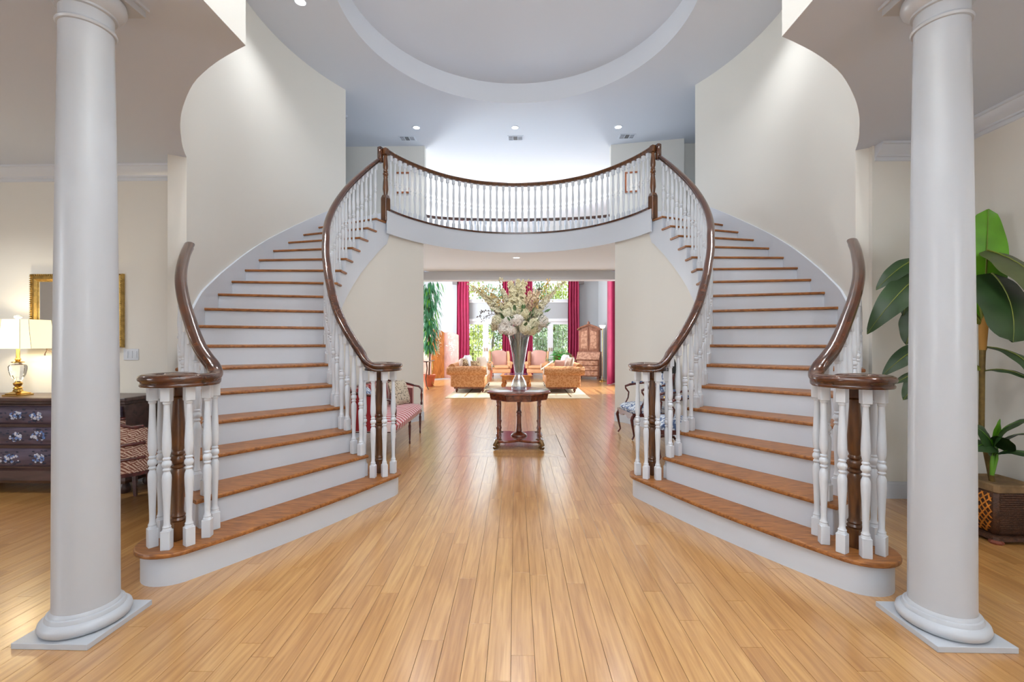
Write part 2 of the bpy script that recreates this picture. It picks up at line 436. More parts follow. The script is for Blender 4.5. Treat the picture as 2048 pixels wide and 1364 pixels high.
# ---- curved walls of the stair shaft
def curved(s, r0, r1, a0, a1, z0, z1, st=1.5, fr0=None, fr1=None):
    n_ = max(2, int(abs(a1 - a0) / st)); rs = []
    for i in range(n_ + 1):
        a = a0 + (a1 - a0) * i / n_
        q0 = r0(a) if callable(r0) else r0; q1 = r1(a) if callable(r1) else r1
        zz0 = z0(a) if callable(z0) else z0; zz1 = z1(a) if callable(z1) else z1
        rs.append([pol(s, q0, a, zz0), pol(s, q0, a, zz1), pol(s, q1, a, zz1), pol(s, q1, a, zz0)])
    return MB().rings(rs)
for s, nm in ((-1, 'wall_left'), (1, 'wall_right')):
    S(nm, curved(s, rw, lambda a: rw(a) + .14, -32, 30.5, 0, ZT), M_wall, smooth=30)
    S(nm, curved(s, rw, lambda a: rw(a) + .14, -66, -31.99, ZF, ZT), M_wall, smooth=30)
    e = pol(s, rw(-66), -66)
    b = MB(); b.box(min(s * 1.52, s * 1.66), max(s * 1.52, s * 1.66), -3.1, e[1] + .02, ZF, ZT)
    S(nm, b, M_wall)
    e2 = curved(s, lambda a: rw(a) - .001, lambda a: rw(a) + .02, -66, -32, ZC + .0006, ZF)   # edge of the side ceiling
    e2.box(min(s * 1.52, s * 1.535), max(s * 1.52, s * 1.535), -3.1, e[1], ZC + .0006, ZF)
    S('trim_2' if s < 0 else 'trim_3', e2, M_wall, smooth=30)
    # wall under the stair on the inner side
    def zt(a): return min(ZC, max(.02, nose(a) - .5)) if a < 27.5 else ZC
    S(nm, curved(s, lambda a: (rin(a) + .05) if a < 27 else interp(a, [27, 47], [2.31, 2.42]), lambda a: (rin(a) + .14) if a < 27 else interp(a, [27, 47], [2.45, 2.55]), -52, 47, 0, zt), M_wall, smooth=30)
    # sloping soffit closing the stair between the two walls
    so = MB(); rs = []
    for i in range(61):
        a = -50 + i * 1.3
        rs.append([pol(s, rin(a) + .1, a, max(.03, nose(a) - .42)), pol(s, rw(a) + .02, a, max(.03, nose(a) - .42)), pol(s, rw(a) + .02, a, max(.02, nose(a) - .45)), pol(s, rin(a) + .1, a, max(.02, nose(a) - .45))])
    S('trim_4' if s < 0 else 'trim_5', so.rings(rs), M_trim)
    # baseboard along the under-stair wall
    S('baseboard_left' if s < 0 else 'baseboard_right', curved(s, lambda a: (rin(a) + .036) if a < 27 else interp(a, [27, 47], [2.296, 2.406]), lambda a: (rin(a) + .06) if a < 27 else interp(a, [27, 47], [2.32, 2.43]), -44, 47.1, 0, .15), M_trim, smooth=30)

# ---- rooms at the sides
S('wall_left_room', MB().box(-7, -3.25, 4.28, 4.42, 0, ZC), M_wall)
S('wall_right_room', MB().box(3.11, 3.72, 3.97, 4.10, 0, ZC), M_wall)
S('wall_right_side', MB().box(3.57, 3.72, -3.1, 3.97, 0, ZC), M_wall)
b = MB(); b.box(-7.2, -7, -3.1, 11.1, 0, ZT); b.box(7, 7.2, -3.1, 11.1, 0, ZT)
S('wall_outer', b, M_wall)
b = MB(); b.box(-7, 7, -3.2, -3.0, 0, ZT)
S('wall_front', b, M_wall)
def crown(pts, nm):
    prof = [(0, 0), (.10, 0), (.098, -.018), (.085, -.022), (.072, -.05), (.045, -.075), (.028, -.088), (.026, -.10), (.012, -.104), (.010, -.13), (0, -.135)]
    b = MB(); b.sweep(pts, prof); S(nm, b, M_trim, smooth=25)
crown([(-7, 4.28, ZC), (-3.25, 4.28, ZC)], 'trim_6')
crown([(3.13, 3.97, ZC), (3.57, 3.97, ZC)], 'trim_7')
crown([(3.57, 3.97, ZC), (3.57, -3, ZC)], 'trim_8')
def base(x0, x1, y0, y1, nm):
    b = MB(); b.box(x0, x1, y0, y1, 0, .12); dx = .004 if x1 - x0 < .05 else 0; dy = .004 if y1 - y0 < .05 else 0
    b.box(x0 + dx, x1 - dx, y0 + dy, y1 - dy, .12, .145); S(nm, b, M_trim)
base(-7, -3.27, 4.262, 4.28, 'baseboard_back')
base(3.13, 3.552, 3.952, 3.97, 'baseboard_back_right')
base(3.552, 3.57, -3, 3.97, 'baseboard_side_right')

# ---- upper hall
b = MB(); b.box(-7, -2.13, 9.98, 10.12, ZF - .03, ZT)
S('wall_back_upper_left', b, M_wall)
b = MB(); b.rings([[(2.03, 10.03, z), (3.55, 9.75, z), (3.55, 9.89, z), (2.03, 10.17, z)] for z in (ZF - .03, ZT)])
b.box(3.4, 7, 10.0, 10.14, ZF - .03, ZT)
S('wall_back_upper_right', b, M_wall)
# lower hall side walls
S('wall_hall_left', MB().box(-4.6, -4.5, 7.8, 11.0, 0, ZC), M_wall)
S('wall_hall_right', MB().box(4.5, 4.6, 7.8, 11.0, 0, ZC), M_wall)
for s in (-1, 1):
    e = pol(s, 2.42, 47); 
    S('wall_hall_left' if s < 0 else 'wall_hall_right', MB().box(min(e[0] + s * .12, s * 4.5), max(e[0] + s * .12, s * 4.5), e[1] - .02, e[1] + .08, 0, ZC), M_wall)

# ------------------------------------------------------------------ staircases
BP = [(0, 0)]
def baluster_mesh():
    b = MB(); w = .0235
    b.cbox(-w, w, -w, w, 0, .105, .002)
    pr = [(.0235, .105), (.0235, .108), (.0195, .118), (.0215, .124), (.0165, .134), (.0150, .150), (.0158, .20), (.0185, .28), (.0222, .35), (.0232, .385), (.0222, .408),
          (.0165, .424), (.0135, .430), (.0195, .437), (.0205, .442), (.0150, .449), (.0150, .452), (.0225, .462), (.0240, .472), (.0225, .482), (.0150, .492), (.0190, .498), (.0195, .503), (.0140, .510),
          (.0165, .520), (.0215, .540), (.0228, .565), (.0222, .60), (.0195, .66), (.0165, .73), (.0150, .785), (.0148, .80), (.0195, .806), (.0200, .812), (.0165, .818)]
    b.lathe(pr, 12)
    b.cbox(-w, w, -w, w, .818, .90, .002)
    return b.mesh('baluster', 35)
ME_BAL = baluster_mesh(); ME_BAL.materials.append(M_bal)
def baluster(par, x, y, z0, z1, rz):
    o = bpy.data.objects.new('baluster', ME_BAL); COL.objects.link(o); o.parent = par
    o.location = Vector((x, y, z0)) - par.location; o.scale = (1, 1, (z1 - z0) / .90); o.rotation_euler = (0, 0, rz)
    return o
def newel_mesh(h):
    b = MB(); w = .034
    b.cbox(-w, w, -w, w, 0, .11, .003)
    pr = [(.036, .11), (.040, .12), (.032, .132), (.038, .142), (.030, .155), (.0285, .17), (.030, .25), (.035, .33), (.0375, .38), (.034, .405), (.026, .418),
          (.036, .428), (.036, .436), (.025, .446), (.038, .458), (.042, .472), (.038, .486), (.025, .497), (.033, .505), (.033, .512), (.026, .522), (.034, .545), (.0375, .58), (.036, .63), (.031, .72), (.027, .80), (.026, .83), (.033, .838), (.026, .848)]
    b.lathe(pr, 16); b.cbox(-.03, .03, -.03, .03, .848, h, .003)
    return b
RPROF = [(-.027, -.034), (.027, -.034), (.031, -.029), (.031, -.020), (.025, -.014), (.027, -.006), (.036, .000), (.040, .008), (.0395, .018), (.033, .028), (.020, .034), (.007, .0365),
         (-.007, .0365), (-.020, .034), (-.033, .028), (-.0395, .018), (-.040, .008), (-.036, .000), (-.027, -.006), (-.025, -.014), (-.031, -.020), (-.031, -.029)]
def volute_path(s, N, aN, sig, zv, zin, rr=.185):
    A = RA(aN); er = Vector((s * cos(A), sin(A), 0)); et = Vector((s * sin(A), -cos(A), 0)); out = []; sc = []
    for i in range(0, 57):
        ph = i * 7.5; p = RA(ph)
        rad = interp(ph, [0, 90, 180, 270, 420], [rr, rr - .01, rr - .03, rr - .065, .035])
        z = zv + (zin - zv) * max(0, 1 - ph / 45) ** 2
        out.append(Vector((N[0], N[1], 0)) + er * (sig * rad * cos(p)) + et * (rad * sin(p)) + Vector((0, 0, z)))
        sc.append(1)
    return out, sc
def staircase(s):
    side = 'left' if s < 0 else 'right'
    root = thing('staircase', 'curved staircase, white risers and stained oak treads, up the %s side' % side, 'staircase', pol(s, 3.1, -62, 0))
    def a_at(n, t): return AI(n) * (1 - t) + AO[n] * t
    for n in range(1, 18):
        # riser below tread n
        if n > 1:
            i0 = rin(AI(n)) + .03; o0 = rout(AO[n]) - (.035 if n <= 6 else -.01)
            off = degrees(.022 / 3.0)
            A0 = pol(s, i0, AI(n) + off * 1.2); A1 = pol(s, o0, AO[n] + off * .85)
            d = Vector((A1[0] - A0[0], A1[1] - A0[1], 0)).normalized(); nn = Vector((-d.y, d.x, 0)) * (.018 if d.x * 0 + (-d.y * -A0[0]) is None else .018)
            if nn.dot(Vector((*pol(s, 3, AO[n] + 5), 0)) - Vector((*pol(s, 3, AO[n]), 0))) < 0: nn = -nn
            q = [Vector((*A0, 0)), Vector((*A1, 0)), Vector((*A1, 0)) + nn, Vector((*A0, 0)) + nn]
            b = MB(); b.rings([[(p.x, p.y, z) for p in q] for z in ((n - 1) * RS - (.0 if n > 1 else 0), n * RS - .028)])
            obj('riser', b, M_trim, root, world=True)
            # tread outline
            pts = []
            a0, a1 = AI(n), AI(n + 1); b0, b1 = AO[n], AO[n + 1]
            back = degrees(.03 / 3.0)
            K = 5
            ins = [pol(s, rin(a0 + (a1 + back - a0) * k / K), a0 + (a1 + back - a0) * k / K) for k in range(K + 1)]
            ous = [pol(s, rout(b0 + (b1 + back - b0) * k / K), b0 + (b1 + back - b0) * k / K) for k in range(K + 1)]
            if n == 6: ous = ous[:]
            if s < 0: pts = ins + ous[::-1]
            else: pts = ins + ous[::-1]
            b = MB().prism(pts, n * RS - .028, n * RS)
            o = obj('tread', b, M_tread, root, world=True, bevel=.009)
        else:
            # curtail first step: bulbous ends around both newels
            NI = (s * 1.21, 3.97); NO = (s * 1.965, 2.60)
            def outline(dr):
                p = []
                # front edge from the outer end round to the inner end
                fo = Vector((*NO, 0)); fi = Vector((*NI, 0)); A = RA(-59)
                er = Vector((s * cos(A), sin(A), 0)); et = Vector((s * sin(A), -cos(A), 0))
                R1, R2 = .195 + dr, .165 + dr
                for ph in range(150, -51, -12):      # round the outer newel: back, outside, front
                    q = RA(ph - 90)
                    p.append(fo + (er * cos(q + 0) * 1 - et * sin(q)) * R1 if False else fo + er * (R1 * sin(RA(ph))) * 1 - et * (R1 * cos(RA(ph))))
                return p
            er = lambda A: Vector((s * cos(RA(A)), sin(RA(A)), 0))
            et = lambda A: Vector((s * sin(RA(A)), -cos(RA(A)), 0))
            def outl(dr):
                p = []; fo = Vector((*NO, 0)); fi = Vector((*NI, 0)); A = -59.5; R1 = .175 + dr; R2 = .165 + dr
                for ph in range(-80, 81, 10):       # outer bulb, from the back round the outside to the front
                    p.append(fo + er(A) * (R1 * cos(RA(ph))) + et(A) * (R1 * sin(RA(ph))))
                # gently bowed front edge
                a_, b_ = p[-1].copy(), fi + et(A) * R2 * .98 + er(A) * .03
                for k in range(1, 10):
                    t = k / 10; p.append(a_.lerp(b_, t) + et(A) * (.045 * 4 * t * (1 - t)))
                for ph in range(95, 261, 11):       # inner bulb
                    p.append(fi + er(A) * (R2 * cos(RA(ph))) + et(A) * (R2 * sin(RA(ph))))
                p.append(Vector((*pol(s, 2.50 - dr * 0, AO[2] + 1.5), 0)))
                p.append(Vector((*pol(s, 3.72 + dr * 0, AO[2] + 1.5), 0)))
                return [(q.x, q.y) for q in p]
            b = MB().prism(outl(0), 0, RS - .028); obj('riser', b, M_trim, root, world=True, smooth=30)
            b = MB().prism(outl(.03), RS - .028, RS); obj('tread', b, M_tread, root, world=True, bevel=.009)
    # solid core below the treads of the open steps, white closed stringer, inner side
    def zlow(a): return max(0, nose(a) - .53)
    for n in range(2, 18):
        a0 = AI(n) + .6; a1 = AI(n + 1) + .6
        if n == 17: a1 = 28.5
        b = curved(s, lambda a: rin(a) + .025, lambda a: rin(a) + .065, a0, a1, lambda a: zlow(a) if a < 27 else ZC - .02, n * RS - .028, st=1.2)
        obj('stringer', b, M_trim, root, world=True, smooth=30)
    for n in range(2, 7):
        b = curved(s, lambda a: rout(a) - .06, lambda a: rout(a) - .03, AO[n] + .5, min(AO[n + 1] + .5, -31.9), 0, n * RS - .028, st=1.2)
        obj('stringer', b, M_trim, root, world=True, smooth=30)
    # skirt board on the wall
    b = curved(s, lambda a: rw(a) - .02, lambda a: rw(a) + .0, -31.9, 29, lambda a: max(0, nose(a) - .3), lambda a: nose(a) + .165, st=1.5)
    obj('skirt_board', b, M_trim, root, world=True, smooth=30)
    # rails
    NI, NO = (s * 1.21, 3.97), (s * 1.965, 2.60)
    zv = 1.135
    aNi = degrees(math.atan2(NI[1] - YC, abs(NI[0]))); aNo = degrees(math.atan2(NO[1] - YC, abs(NO[0])))
    up = []
    a = 23.4
    while a > aNi + .6:
        up.append(Vector(pol(s, rrail(a), a, nose(a) + .84))); a -= 1.3
    rI = rrail(aNi) - math.hypot(NI[0], NI[1] - YC)
    vp, sc = volute_path(s, NI, aNi, 1, zv, nose(aNi) + .84, rI)
    obj('handrail', MB().sweep(up + vp, RPROF), M_rail, root, world=True, smooth=50)
    rg = 2.345                                       # gooseneck rising to the balcony rail
    g = pol(s, rg, 23.9); M = T(g[0], g[1], 0, rz=math.atan2(g[1] - YC, g[0]))
    b = MB(); b.cbox(-.036, .036, -.036, .036, nose(23.4) + .80, 4.385, .010, M)
    obj('gooseneck', b, M_rail, root, world=True, smooth=50)
    lo = []; a = -32.2
    while a > aNo + .6:
        lo.append(Vector(pol(s, rorail(a), a, nose(a) + .84))); a -= 1.1
    rO = math.hypot(NO[0], NO[1] - YC) - rorail(aNo)
    vp, sc = volute_path(s, NO, aNo, -1, zv, nose(aNo) + .84, rO)
    obj('handrail', MB().sweep(lo + vp, RPROF), M_rail, root, world=True, smooth=50)
    # volute caps closing the curl
    for N_, in ((NI,), (NO,)):
        b = MB(); b.lathe([(.05, zv - .034), (.095, zv - .03), (.10, zv - .01), (.095, zv + .02), (.06, zv + .034), (.01, zv + .037)], 24, N_[0], N_[1])
        obj('volute_cap', b, M_rail, root, world=True, smooth=50)
        o = obj('newel_post', newel_mesh(zv - .03 - RS), M_newel, root, smooth=40, loc=Vector((N_[0], N_[1], RS)) - root.location, rz=s * RA(30))
    # balusters
    for n in range(2, 18):
        for f in (.2, .70):
            if n == 17 and f > .5: continue
            a = NA[n - 1] + f * (NA[n] - NA[n - 1]); x_, y_ = pol(s, rrail(a), a)
            baluster(root, x_, y_, n * RS, nose(a) + .84 - .032, math.atan2(y_ - YC, x_))
            if n < 7 and not (n == 6 and f > .5):
                x_, y_ = pol(s, rorail(a), a)
                baluster(root, x_, y_, n * RS, nose(a) + .84 - .032, math.atan2(y_ - YC, x_))
    for dx, dy in ((-.15, .035), (-.122, -.075), (-.036, -.13), (.072, -.10), (.13, .03), (-.115, .15), (.09, .105)):
        baluster(root, NO[0] + s * dx, NO[1] + dy, RS, zv - .032, math.atan2(dy, dx * s))
    for dx, dy in ((.005, -.15), (-.085, -.122), (-.13, -.015), (.10, -.10)):
        baluster(root, NI[0] + s * dx, NI[1] + dy, RS, zv - .032, math.atan2(dy, dx * s))
    return root
staircase(-1); staircase(1)

# ------------------------------------------------------------------ balcony balustrade
bal = thing('balcony_balustrade', 'curved upstairs balcony railing of white balusters under a dark handrail between both stairs', 'railing', (0, YC + 2.5, ZF))
ZR = 4.35
path = [Vector(pb(rb(a) + .075, a, ZR)) for a in [25.5 + i * (129 / 80) for i in range(81)]]
obj('handrail', MB().sweep(path, RPROF), M_newel, bal, world=True, smooth=50)
path = [Vector(pb(rb(a) + .03, a, ZF - .016)) for a in [25.6 + i * (128.8 / 80) for i in range(81)]]
obj('nosing_board', MB().sweep(path, [(-.06, -.015), (.05, -.015), (.062, -.008), (.062, .008), (.05, .015), (-.06, .015)][::-1]), M_rail, bal, world=True, smooth=50)
NB = 46
for i in range(NB):
    a = 29 + (122) * i / (NB - 1); p = pb(rb(a) + .075, a, 0)
    baluster(bal, p[0], p[1], ZF, ZR - .032, RA(a))
for s in (-1, 1):
    p = pol(s, 2.285, 25.2); b = MB()
    b.cbox(-.052, .052, -.052, .052, 0, .36, .006); b.rings([[(x_ * w, y_ * w, z) for x_, y_ in ((-1, -1), (1, -1), (1, 1), (-1, 1))] for w, z in ((.05, .36), (.034, .41))])
    b.lathe([(.03, .41), (.034, .44), (.044, .50), (.040, .60), (.030, .68), (.036, .69), (.036, .70), (.028, .71), (.040, .725), (.042, .74), (.038, .755), (.028, .765), (.036, .775), (.036, .785), (.028, .80), (.038, .83), (.040, .87), (.030, .98), (.026, 1.02), (.036, 1.03), (.028, 1.04)], 16)
    b.cbox(-.036, .036, -.036, .036, 1.04, 1.14, .004)
    obj('newel_post', b, M_newel, bal, smooth=40, loc=Vector((p[0], p[1], 3.231)) - bal.location, rz=math.atan2(p[1] - YC, p[0]))
# second balustrade overlooking the living room
b2 = thing('gallery_balustrade', 'second white baluster railing seen through the balcony, overlooking the living room', 'railing', (0, 11.0, ZF))
path = [Vector((2.25 * cos(t), 10.56 + .46 * sin(t), 4.36)) for t in [pi * i / 40 for i in range(41)]]
obj('handrail', MB().sweep(path, RPROF), M_rail, b2, world=True, smooth=50)
for i in range(34):
    t = pi * (i + .5) / 34; xx = 2.2 - 4.4 * (i + .5) / 34; t = math.acos(xx / 2.25)
    baluster(b2, xx, 10.56 + .46 * sin(t), ZF, 4.33, 0)

# ------------------------------------------------------------------ columns
def column(x, y, label):
    root = thing('column', label, 'column', (x, y, 0))
    h = .1725
    obj('plinth', MB().box(-h, h, -h, h, 0, .026), M_col, root, bevel=.002)
    obj('base_moulding', MB().lathe([(.150, .026), (.164, .036), (.170, .052), (.166, .068), (.152, .081), (.146, .083), (.144, .092), (.140, .100), (.133, .103), (.131, .110), (.124, .118)], 64), M_col, root, smooth=40)
    sh = [(.1235, .112), (.1225, .14)] + [(.1222 - .0215 * (t ** 1.8), .14 + 2.68 * t) for t in [i / 14 for i in range(1, 15)]] + [(.101, 2.84)]
    obj('shaft', MB().lathe(sh, 64), M_col, root, smooth=40)
    obj('necking', MB().lathe([(.100, 2.835), (.109, 2.838), (.113, 2.847), (.109, 2.856), (.101, 2.861), (.101, 2.915), (.112, 2.918), (.113, 2.928), (.126, 2.938), (.143, 2.958), (.150, 2.98), (.146, 3.0), (.13, 3.012)], 64), M_col, root, smooth=40)
    obj('abacus', MB().box(-.155, .155, -.155, .155, 3.01, 3.045), M_col, root, bevel=.003)
    return root
column(-2.01, 2.09, 'white round column on a square plinth, left of the hall')
column(2.055, 2.17, 'white round column on a square plinth, right of the hall')
for s in (-1, 1):
    b = MB(); x_ = -2.01 if s < 0 else 2.055; y_ = 2.09 if s < 0 else 2.17
    b.box(x_ - .166, x_ + .166, y_ - .166, y_ + .166, 3.045, ZC)
    S('trim_9' if s < 0 else 'trim_10', b, M_trim)

# ------------------------------------------------------------------ living room shell
YB = 18.4
M_lrw = mat('living room wall dimmed', (178, 180, 182), .8)  # darker copy of the wall paint, offsets the strong window light
def wall_openings(nm, x0, x1, y0, y1, z1, ops):       # wall along X with rectangular openings (xa, xb, za, zb)
    b = MB(); xs = sorted({x0, x1} | {o[0] for o in ops} | {o[1] for o in ops})
    for i in range(len(xs) - 1):
        xa, xb = xs[i], xs[i + 1]; zz = 0
        for o in sorted([o for o in ops if o[0] <= xa and o[1] >= xb], key=lambda o: o[2]):
            if o[2] > zz: b.box(xa, xb, y0, y1, zz, o[2])
            zz = o[3]
        if zz < z1: b.box(xa, xb, y0, y1, zz, z1)
    S(nm, b, M_lrw)
WX = [(-2.28, -.66), (.36, 2.02)]
ops = []
for xa, xb in WX: ops += [(xa, xb, 0, 2.20), (xa, xb, 3.05, 5.3)]
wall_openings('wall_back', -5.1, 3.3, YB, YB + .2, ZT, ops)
M_muntin = mat('window frame paint', (232, 233, 235), .4)
M_mt = mat('backlit muntin grey', (128, 128, 122), .5)  # white bars greyed in the colour so they read as backlit
for k, (xa, xb) in enumerate(WX):
    d = S('door_%d' % (k + 1), MB().box(xa - .07, xb + .07, YB - .02, YB, 2.2, 2.31).box(xa - .07, xa, YB - .02, YB, 0, 2.2).box(xb, xb + .07, YB - .02, YB, 0, 2.2), M_muntin)
    mid = (xa + xb) / 2
    for l, (la, lb) in enumerate(((xa, mid), (mid, xb))):
        st = .115; b = MB(); yy = (YB + .03, YB + .08)
        b.box(la, la + st, *yy, 0, 2.2).box(lb - st, lb, *yy, 0, 2.2).box(la + st, lb - st, *yy, 0, .28).box(la + st, lb - st, *yy, 2.08, 2.2)
        leaf_ = obj('door_leaf', b, M_muntin, d)
        b = MB()
        for i in range(1, 3):
            xx = la + st + (lb - la - 2 * st) * i / 3; b.box(xx - .007, xx + .007, YB + .04, YB + .07, .28, 2.08)
        for i in range(1, 6):
            zz = .28 + 1.8 * i / 6; b.box(la + st, lb - st, YB + .04, YB + .07, zz - .007, zz + .007)
        obj('muntins', b, M_mt, leaf_)
        obj('pane', MB().box(la + st, lb - st, YB + .052, YB + .056, .28, 2.08), M_pane, leaf_)
        obj('door_handle', MB().box((lb - .06 if l == 0 else la + .04), (lb - .04 if l == 0 else la + .06), YB - .02, YB + .03, .98, 1.12), M_brass, leaf_)
    w = S('window_%d' % (k + 1), MB().box(xa - .07, xb + .07, YB - .04, YB, 2.97, 3.05).box(xa, xa + .06, YB + .03, YB + .09, 3.05, 5.3).box(xb - .06, xb, YB + .03, YB + .09, 3.05, 5.3).box(xa, xb, YB + .03, YB + .09, 3.05, 3.12), M_muntin)
    b = MB()
    for i in range(1, 5):
        xx = xa + (xb - xa) * i / 5; b.box(xx - .009, xx + .009, YB + .04, YB + .07, 3.1, 5.3)
    for i in range(1, 6):
        zz = 3.1 + .38 * i; b.box(xa, xb, YB + .04, YB + .07, zz - .009, zz + .009)
    obj('muntins', b, M_muntin, w); obj('pane', MB().box(xa + .06, xb - .06, YB + .052, YB + .056, 3.12, 5.3), M_pane, w)
# side walls with tall windows
def sidewall(nm, x0, x1, ops):
    b = MB(); y0, y1 = 11.05, YB; ys = sorted({y0, y1} | {o[0] for o in ops} | {o[1] for o in ops})
    for i in range(len(ys) - 1):
        ya, yb_ = ys[i], ys[i + 1]; zz = 0
        for o in sorted([o for o in ops if o[0] <= ya and o[1] >= yb_], key=lambda o: o[2]):
            if o[2] > zz: b.box(x0, x1, ya, yb_, zz, o[2])
            zz = o[3]
        if zz < ZT: b.box(x0, x1, ya, yb_, zz, ZT)
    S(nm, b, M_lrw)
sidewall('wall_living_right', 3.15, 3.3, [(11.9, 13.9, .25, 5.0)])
sidewall('wall_living_left', -5.1, -5.0, [(12.6, 16.4, .25, 5.0)])  # unseen window, added to bring light into the living room
for nm, xx, ya, yb_ in (('window_3', 3.2, 11.9, 13.9), ('window_4', -5.06, 12.6, 16.4)):
    b = MB().box(xx, xx + .05, ya, ya + .06, .25, 5).box(xx, xx + .05, yb_ - .06, yb_, .25, 5).box(xx, xx + .05, ya, yb_, .25, .33).box(xx, xx + .05, ya, yb_, 4.93, 5).box(xx, xx + .05, ya, yb_, 2.5, 2.6)
    w = S(nm, b, M_muntin); b = MB(); k = int((yb_ - ya) / .33)
    for i in range(1, k): b.box(xx + .01, xx + .04, ya + (yb_ - ya) * i / k - .01, ya + (yb_ - ya) * i / k + .01, .3, 5)
    for i in range(1, 12): b.box(xx + .01, xx + .04, ya, yb_, .3 + .4 * i - .01, .3 + .4 * i + .01)
    obj('muntins', b, M_muntin, w); obj('pane', MB().box(xx + .022, xx + .026, ya + .06, yb_ - .06, .33, 4.93), M_pane, w)
S('wall_outer', MB().box(-7.1, -5.0, 11.0, 11.15, 0, ZT).box(3.15, 7.1, 11.0, 11.15, 0, ZT), M_wall)
S('baseboard_living', MB().box(-5, -2.35, YB - .02, YB, 0, .15).box(-.59, .29, YB - .02, YB, 0, .15).box(2.09, 3.15, YB - .02, YB, 0, .15), M_trim)

# ------------------------------------------------------------------ garden
M_grass = mat('lawn', (150, 168, 96), .9, var=.3, vscale=1.5)
M_pave = mat('pale terrace paving', (214, 208, 196), .8, var=.08)
S('ground', MB().box(-60, 60, 18.62, 90, -.5, -.32), M_grass)
S('terrace', MB().box(-6, 6, 18.62, 23, -.32, -.15), M_pave)
M_leafA = mat('sunlit leaf', (172, 182, 92), .6, var=.4, vscale=1.2)
M_leafB = mat('deep green leaf', (96, 124, 70), .6, var=.4, vscale=1.5)
M_leafC = mat('grey green leaf', (140, 158, 124), .6, var=.3, vscale=1.5)
M_bark = mat('bark', (92, 76, 60), .9)
def foliage(r, h, n, sz, seed, z0=0):
    q = random.Random(seed); b = MB()
    cl = [(q.uniform(-1, 1) * r * .75, q.uniform(-1, 1) * r * .75, z0 + q.uniform(.05, 1) * h, r * q.uniform(.25, .5)) for _ in range(26)]
    for _ in range(n):
        cx, cy, cz, cr = q.choice(cl)
        d = Vector((q.gauss(0, 1), q.gauss(0, 1), q.gauss(0, 1))).normalized() * cr * q.uniform(.6, 1.05)
        M = Matrix.Translation(Vector((cx, cy, cz)) + d) @ Matrix.Rotation(q.uniform(0, 6.28), 4, 'Z') @ Matrix.Rotation(q.uniform(0, 6.28), 4, 'X')
        l = sz * q.uniform(.6, 1.3)
        b.add([M @ Vector(v) for v in ((0, -l, 0), (l * .45, 0, l * .1), (0, l, 0), (-l * .45, 0, l * .1))], [(0, 1, 2, 3)])
    return b.mesh('foliage')
fm = [foliage(2.0, 4.6, 4200, .12, 1, 1.2), foliage(1.5, 2.6, 2600, .10, 2), foliage(2.4, 6.5, 4200, .13, 5, 1.0)]
spots = [(-4.4, 28, 0, 0, 'broad pale green tree beyond the left terrace doors'), (.2, 29, 2, 1, 'tall dark green tree behind the centre of the terrace'),
         (5.0, 28, 2, 2, 'grey green tree seen through the right terrace doors'), (2.6, 35, 0, 0, 'sunlit tree at the back of the garden, right of the middle'),
         (-7.4, 35, 2, 1, 'dark tree at the far left of the garden'), (-2.6, 24.3, 1, 0, 'low sunlit shrub close to the left terrace doors'),
         (1.4, 24.0, 1, 2, 'low grey green shrub close to the right terrace doors'), (-2.3, 36, 0, 2, 'distant pale tree between the two windows'), (8.6, 36, 2, 1, 'distant dark tree at the far right of the garden')]
for x_, y_, fi, mi, lab in spots:
    nm = 'garden_shrub' if fi == 1 else 'garden_tree'
    r = thing(nm, lab, 'shrub' if fi == 1 else 'tree', (x_, y_, -.32), rnd.uniform(0, 6))
    me = fm[fi].copy(); me.materials.clear(); me.materials.append((M_leafA, M_leafB, M_leafC)[mi])
    obj('foliage', me, None, r, kind='stuff')
    obj('trunk', MB().tube([(0, 0, 0), (.1, .05, 1.5), (-.05, .1, 4.2 if fi != 1 else 1)], [.16, .12, .05] if fi != 1 else [.05, .04, .02], 8), M_bark, r, smooth=60)

# ------------------------------------------------------------------ curtains
M_cur = mat('crimson silk curtain', (158, 38, 76), .5, var=.12, vscale=3, spec=.4)
M_cur.node_tree.nodes['Principled BSDF'].inputs['Transmission Weight'].default_value = 0
M_brkt = mat('pewter bracket', (120, 112, 110), .4, .6)
def curtain(x0, x1, y, z1, folds, label, along='x', brk=0):
    r = thing('curtain', label, 'curtain', ((x0 + x1) / 2, y, 0)); hw = (x1 - x0) / 2
    if along == 'y': r.rotation_euler = (0, 0, pi / 2)
    NX, NZ = folds * 8, 14; front = []; b = MB()
    for side in (0, 1):
        rows = []
        for i in range(NZ + 1):
            z = .02 + (z1 - .02) * i / NZ; fl = 1 + .12 * (1 - i / NZ) ** 2
            rows.append([(-hw * fl + 2 * hw * fl * j / NX, .045 * sin(2 * pi * folds * j / NX + .3 * sin(i)) + .015 * sin(5.1 * j / NX * folds) + side * .006, z) for j in range(NX + 1)])
        b.rings(rows, cap=False, closed=False)
    obj('cloth', b, M_cur, r, smooth=80)
    if brk: obj('bracket', MB().box(hw * brk - .03, hw * brk + .15 * brk + .03, -.12, .05, 3.70, 3.86) if brk > 0 else MB().box(-hw - .17, -hw + .02, -.12, .05, 3.70, 3.86), M_brkt, r)
    return r
curtain(-2.62, -2.13, 18.2, 5.35, 4, 'crimson floor-length curtain at the far left of the back windows', brk=-1)
curtain(-.76, -.29, 18.2, 5.35, 5, 'crimson curtain just left of the flower vase, between the windows')
curtain(.11, .46, 18.2, 5.35, 4, 'crimson curtain just right of the flower vase, between the windows')
curtain(1.90, 2.35, 18.2, 5.35, 4, 'crimson floor-length curtain beside the tall secretary desk', brk=1)
curtain(14.1, 14.7, 0, 5.2, 4, 'rose red curtain of the side window, falling wide at the hem').location = (2.92, 14.45, 0)
for o in COL.objects:
    if o.name.startswith('curtain') and o.location.x > 2.9: o.rotation_euler = (0, 0, RA(62))

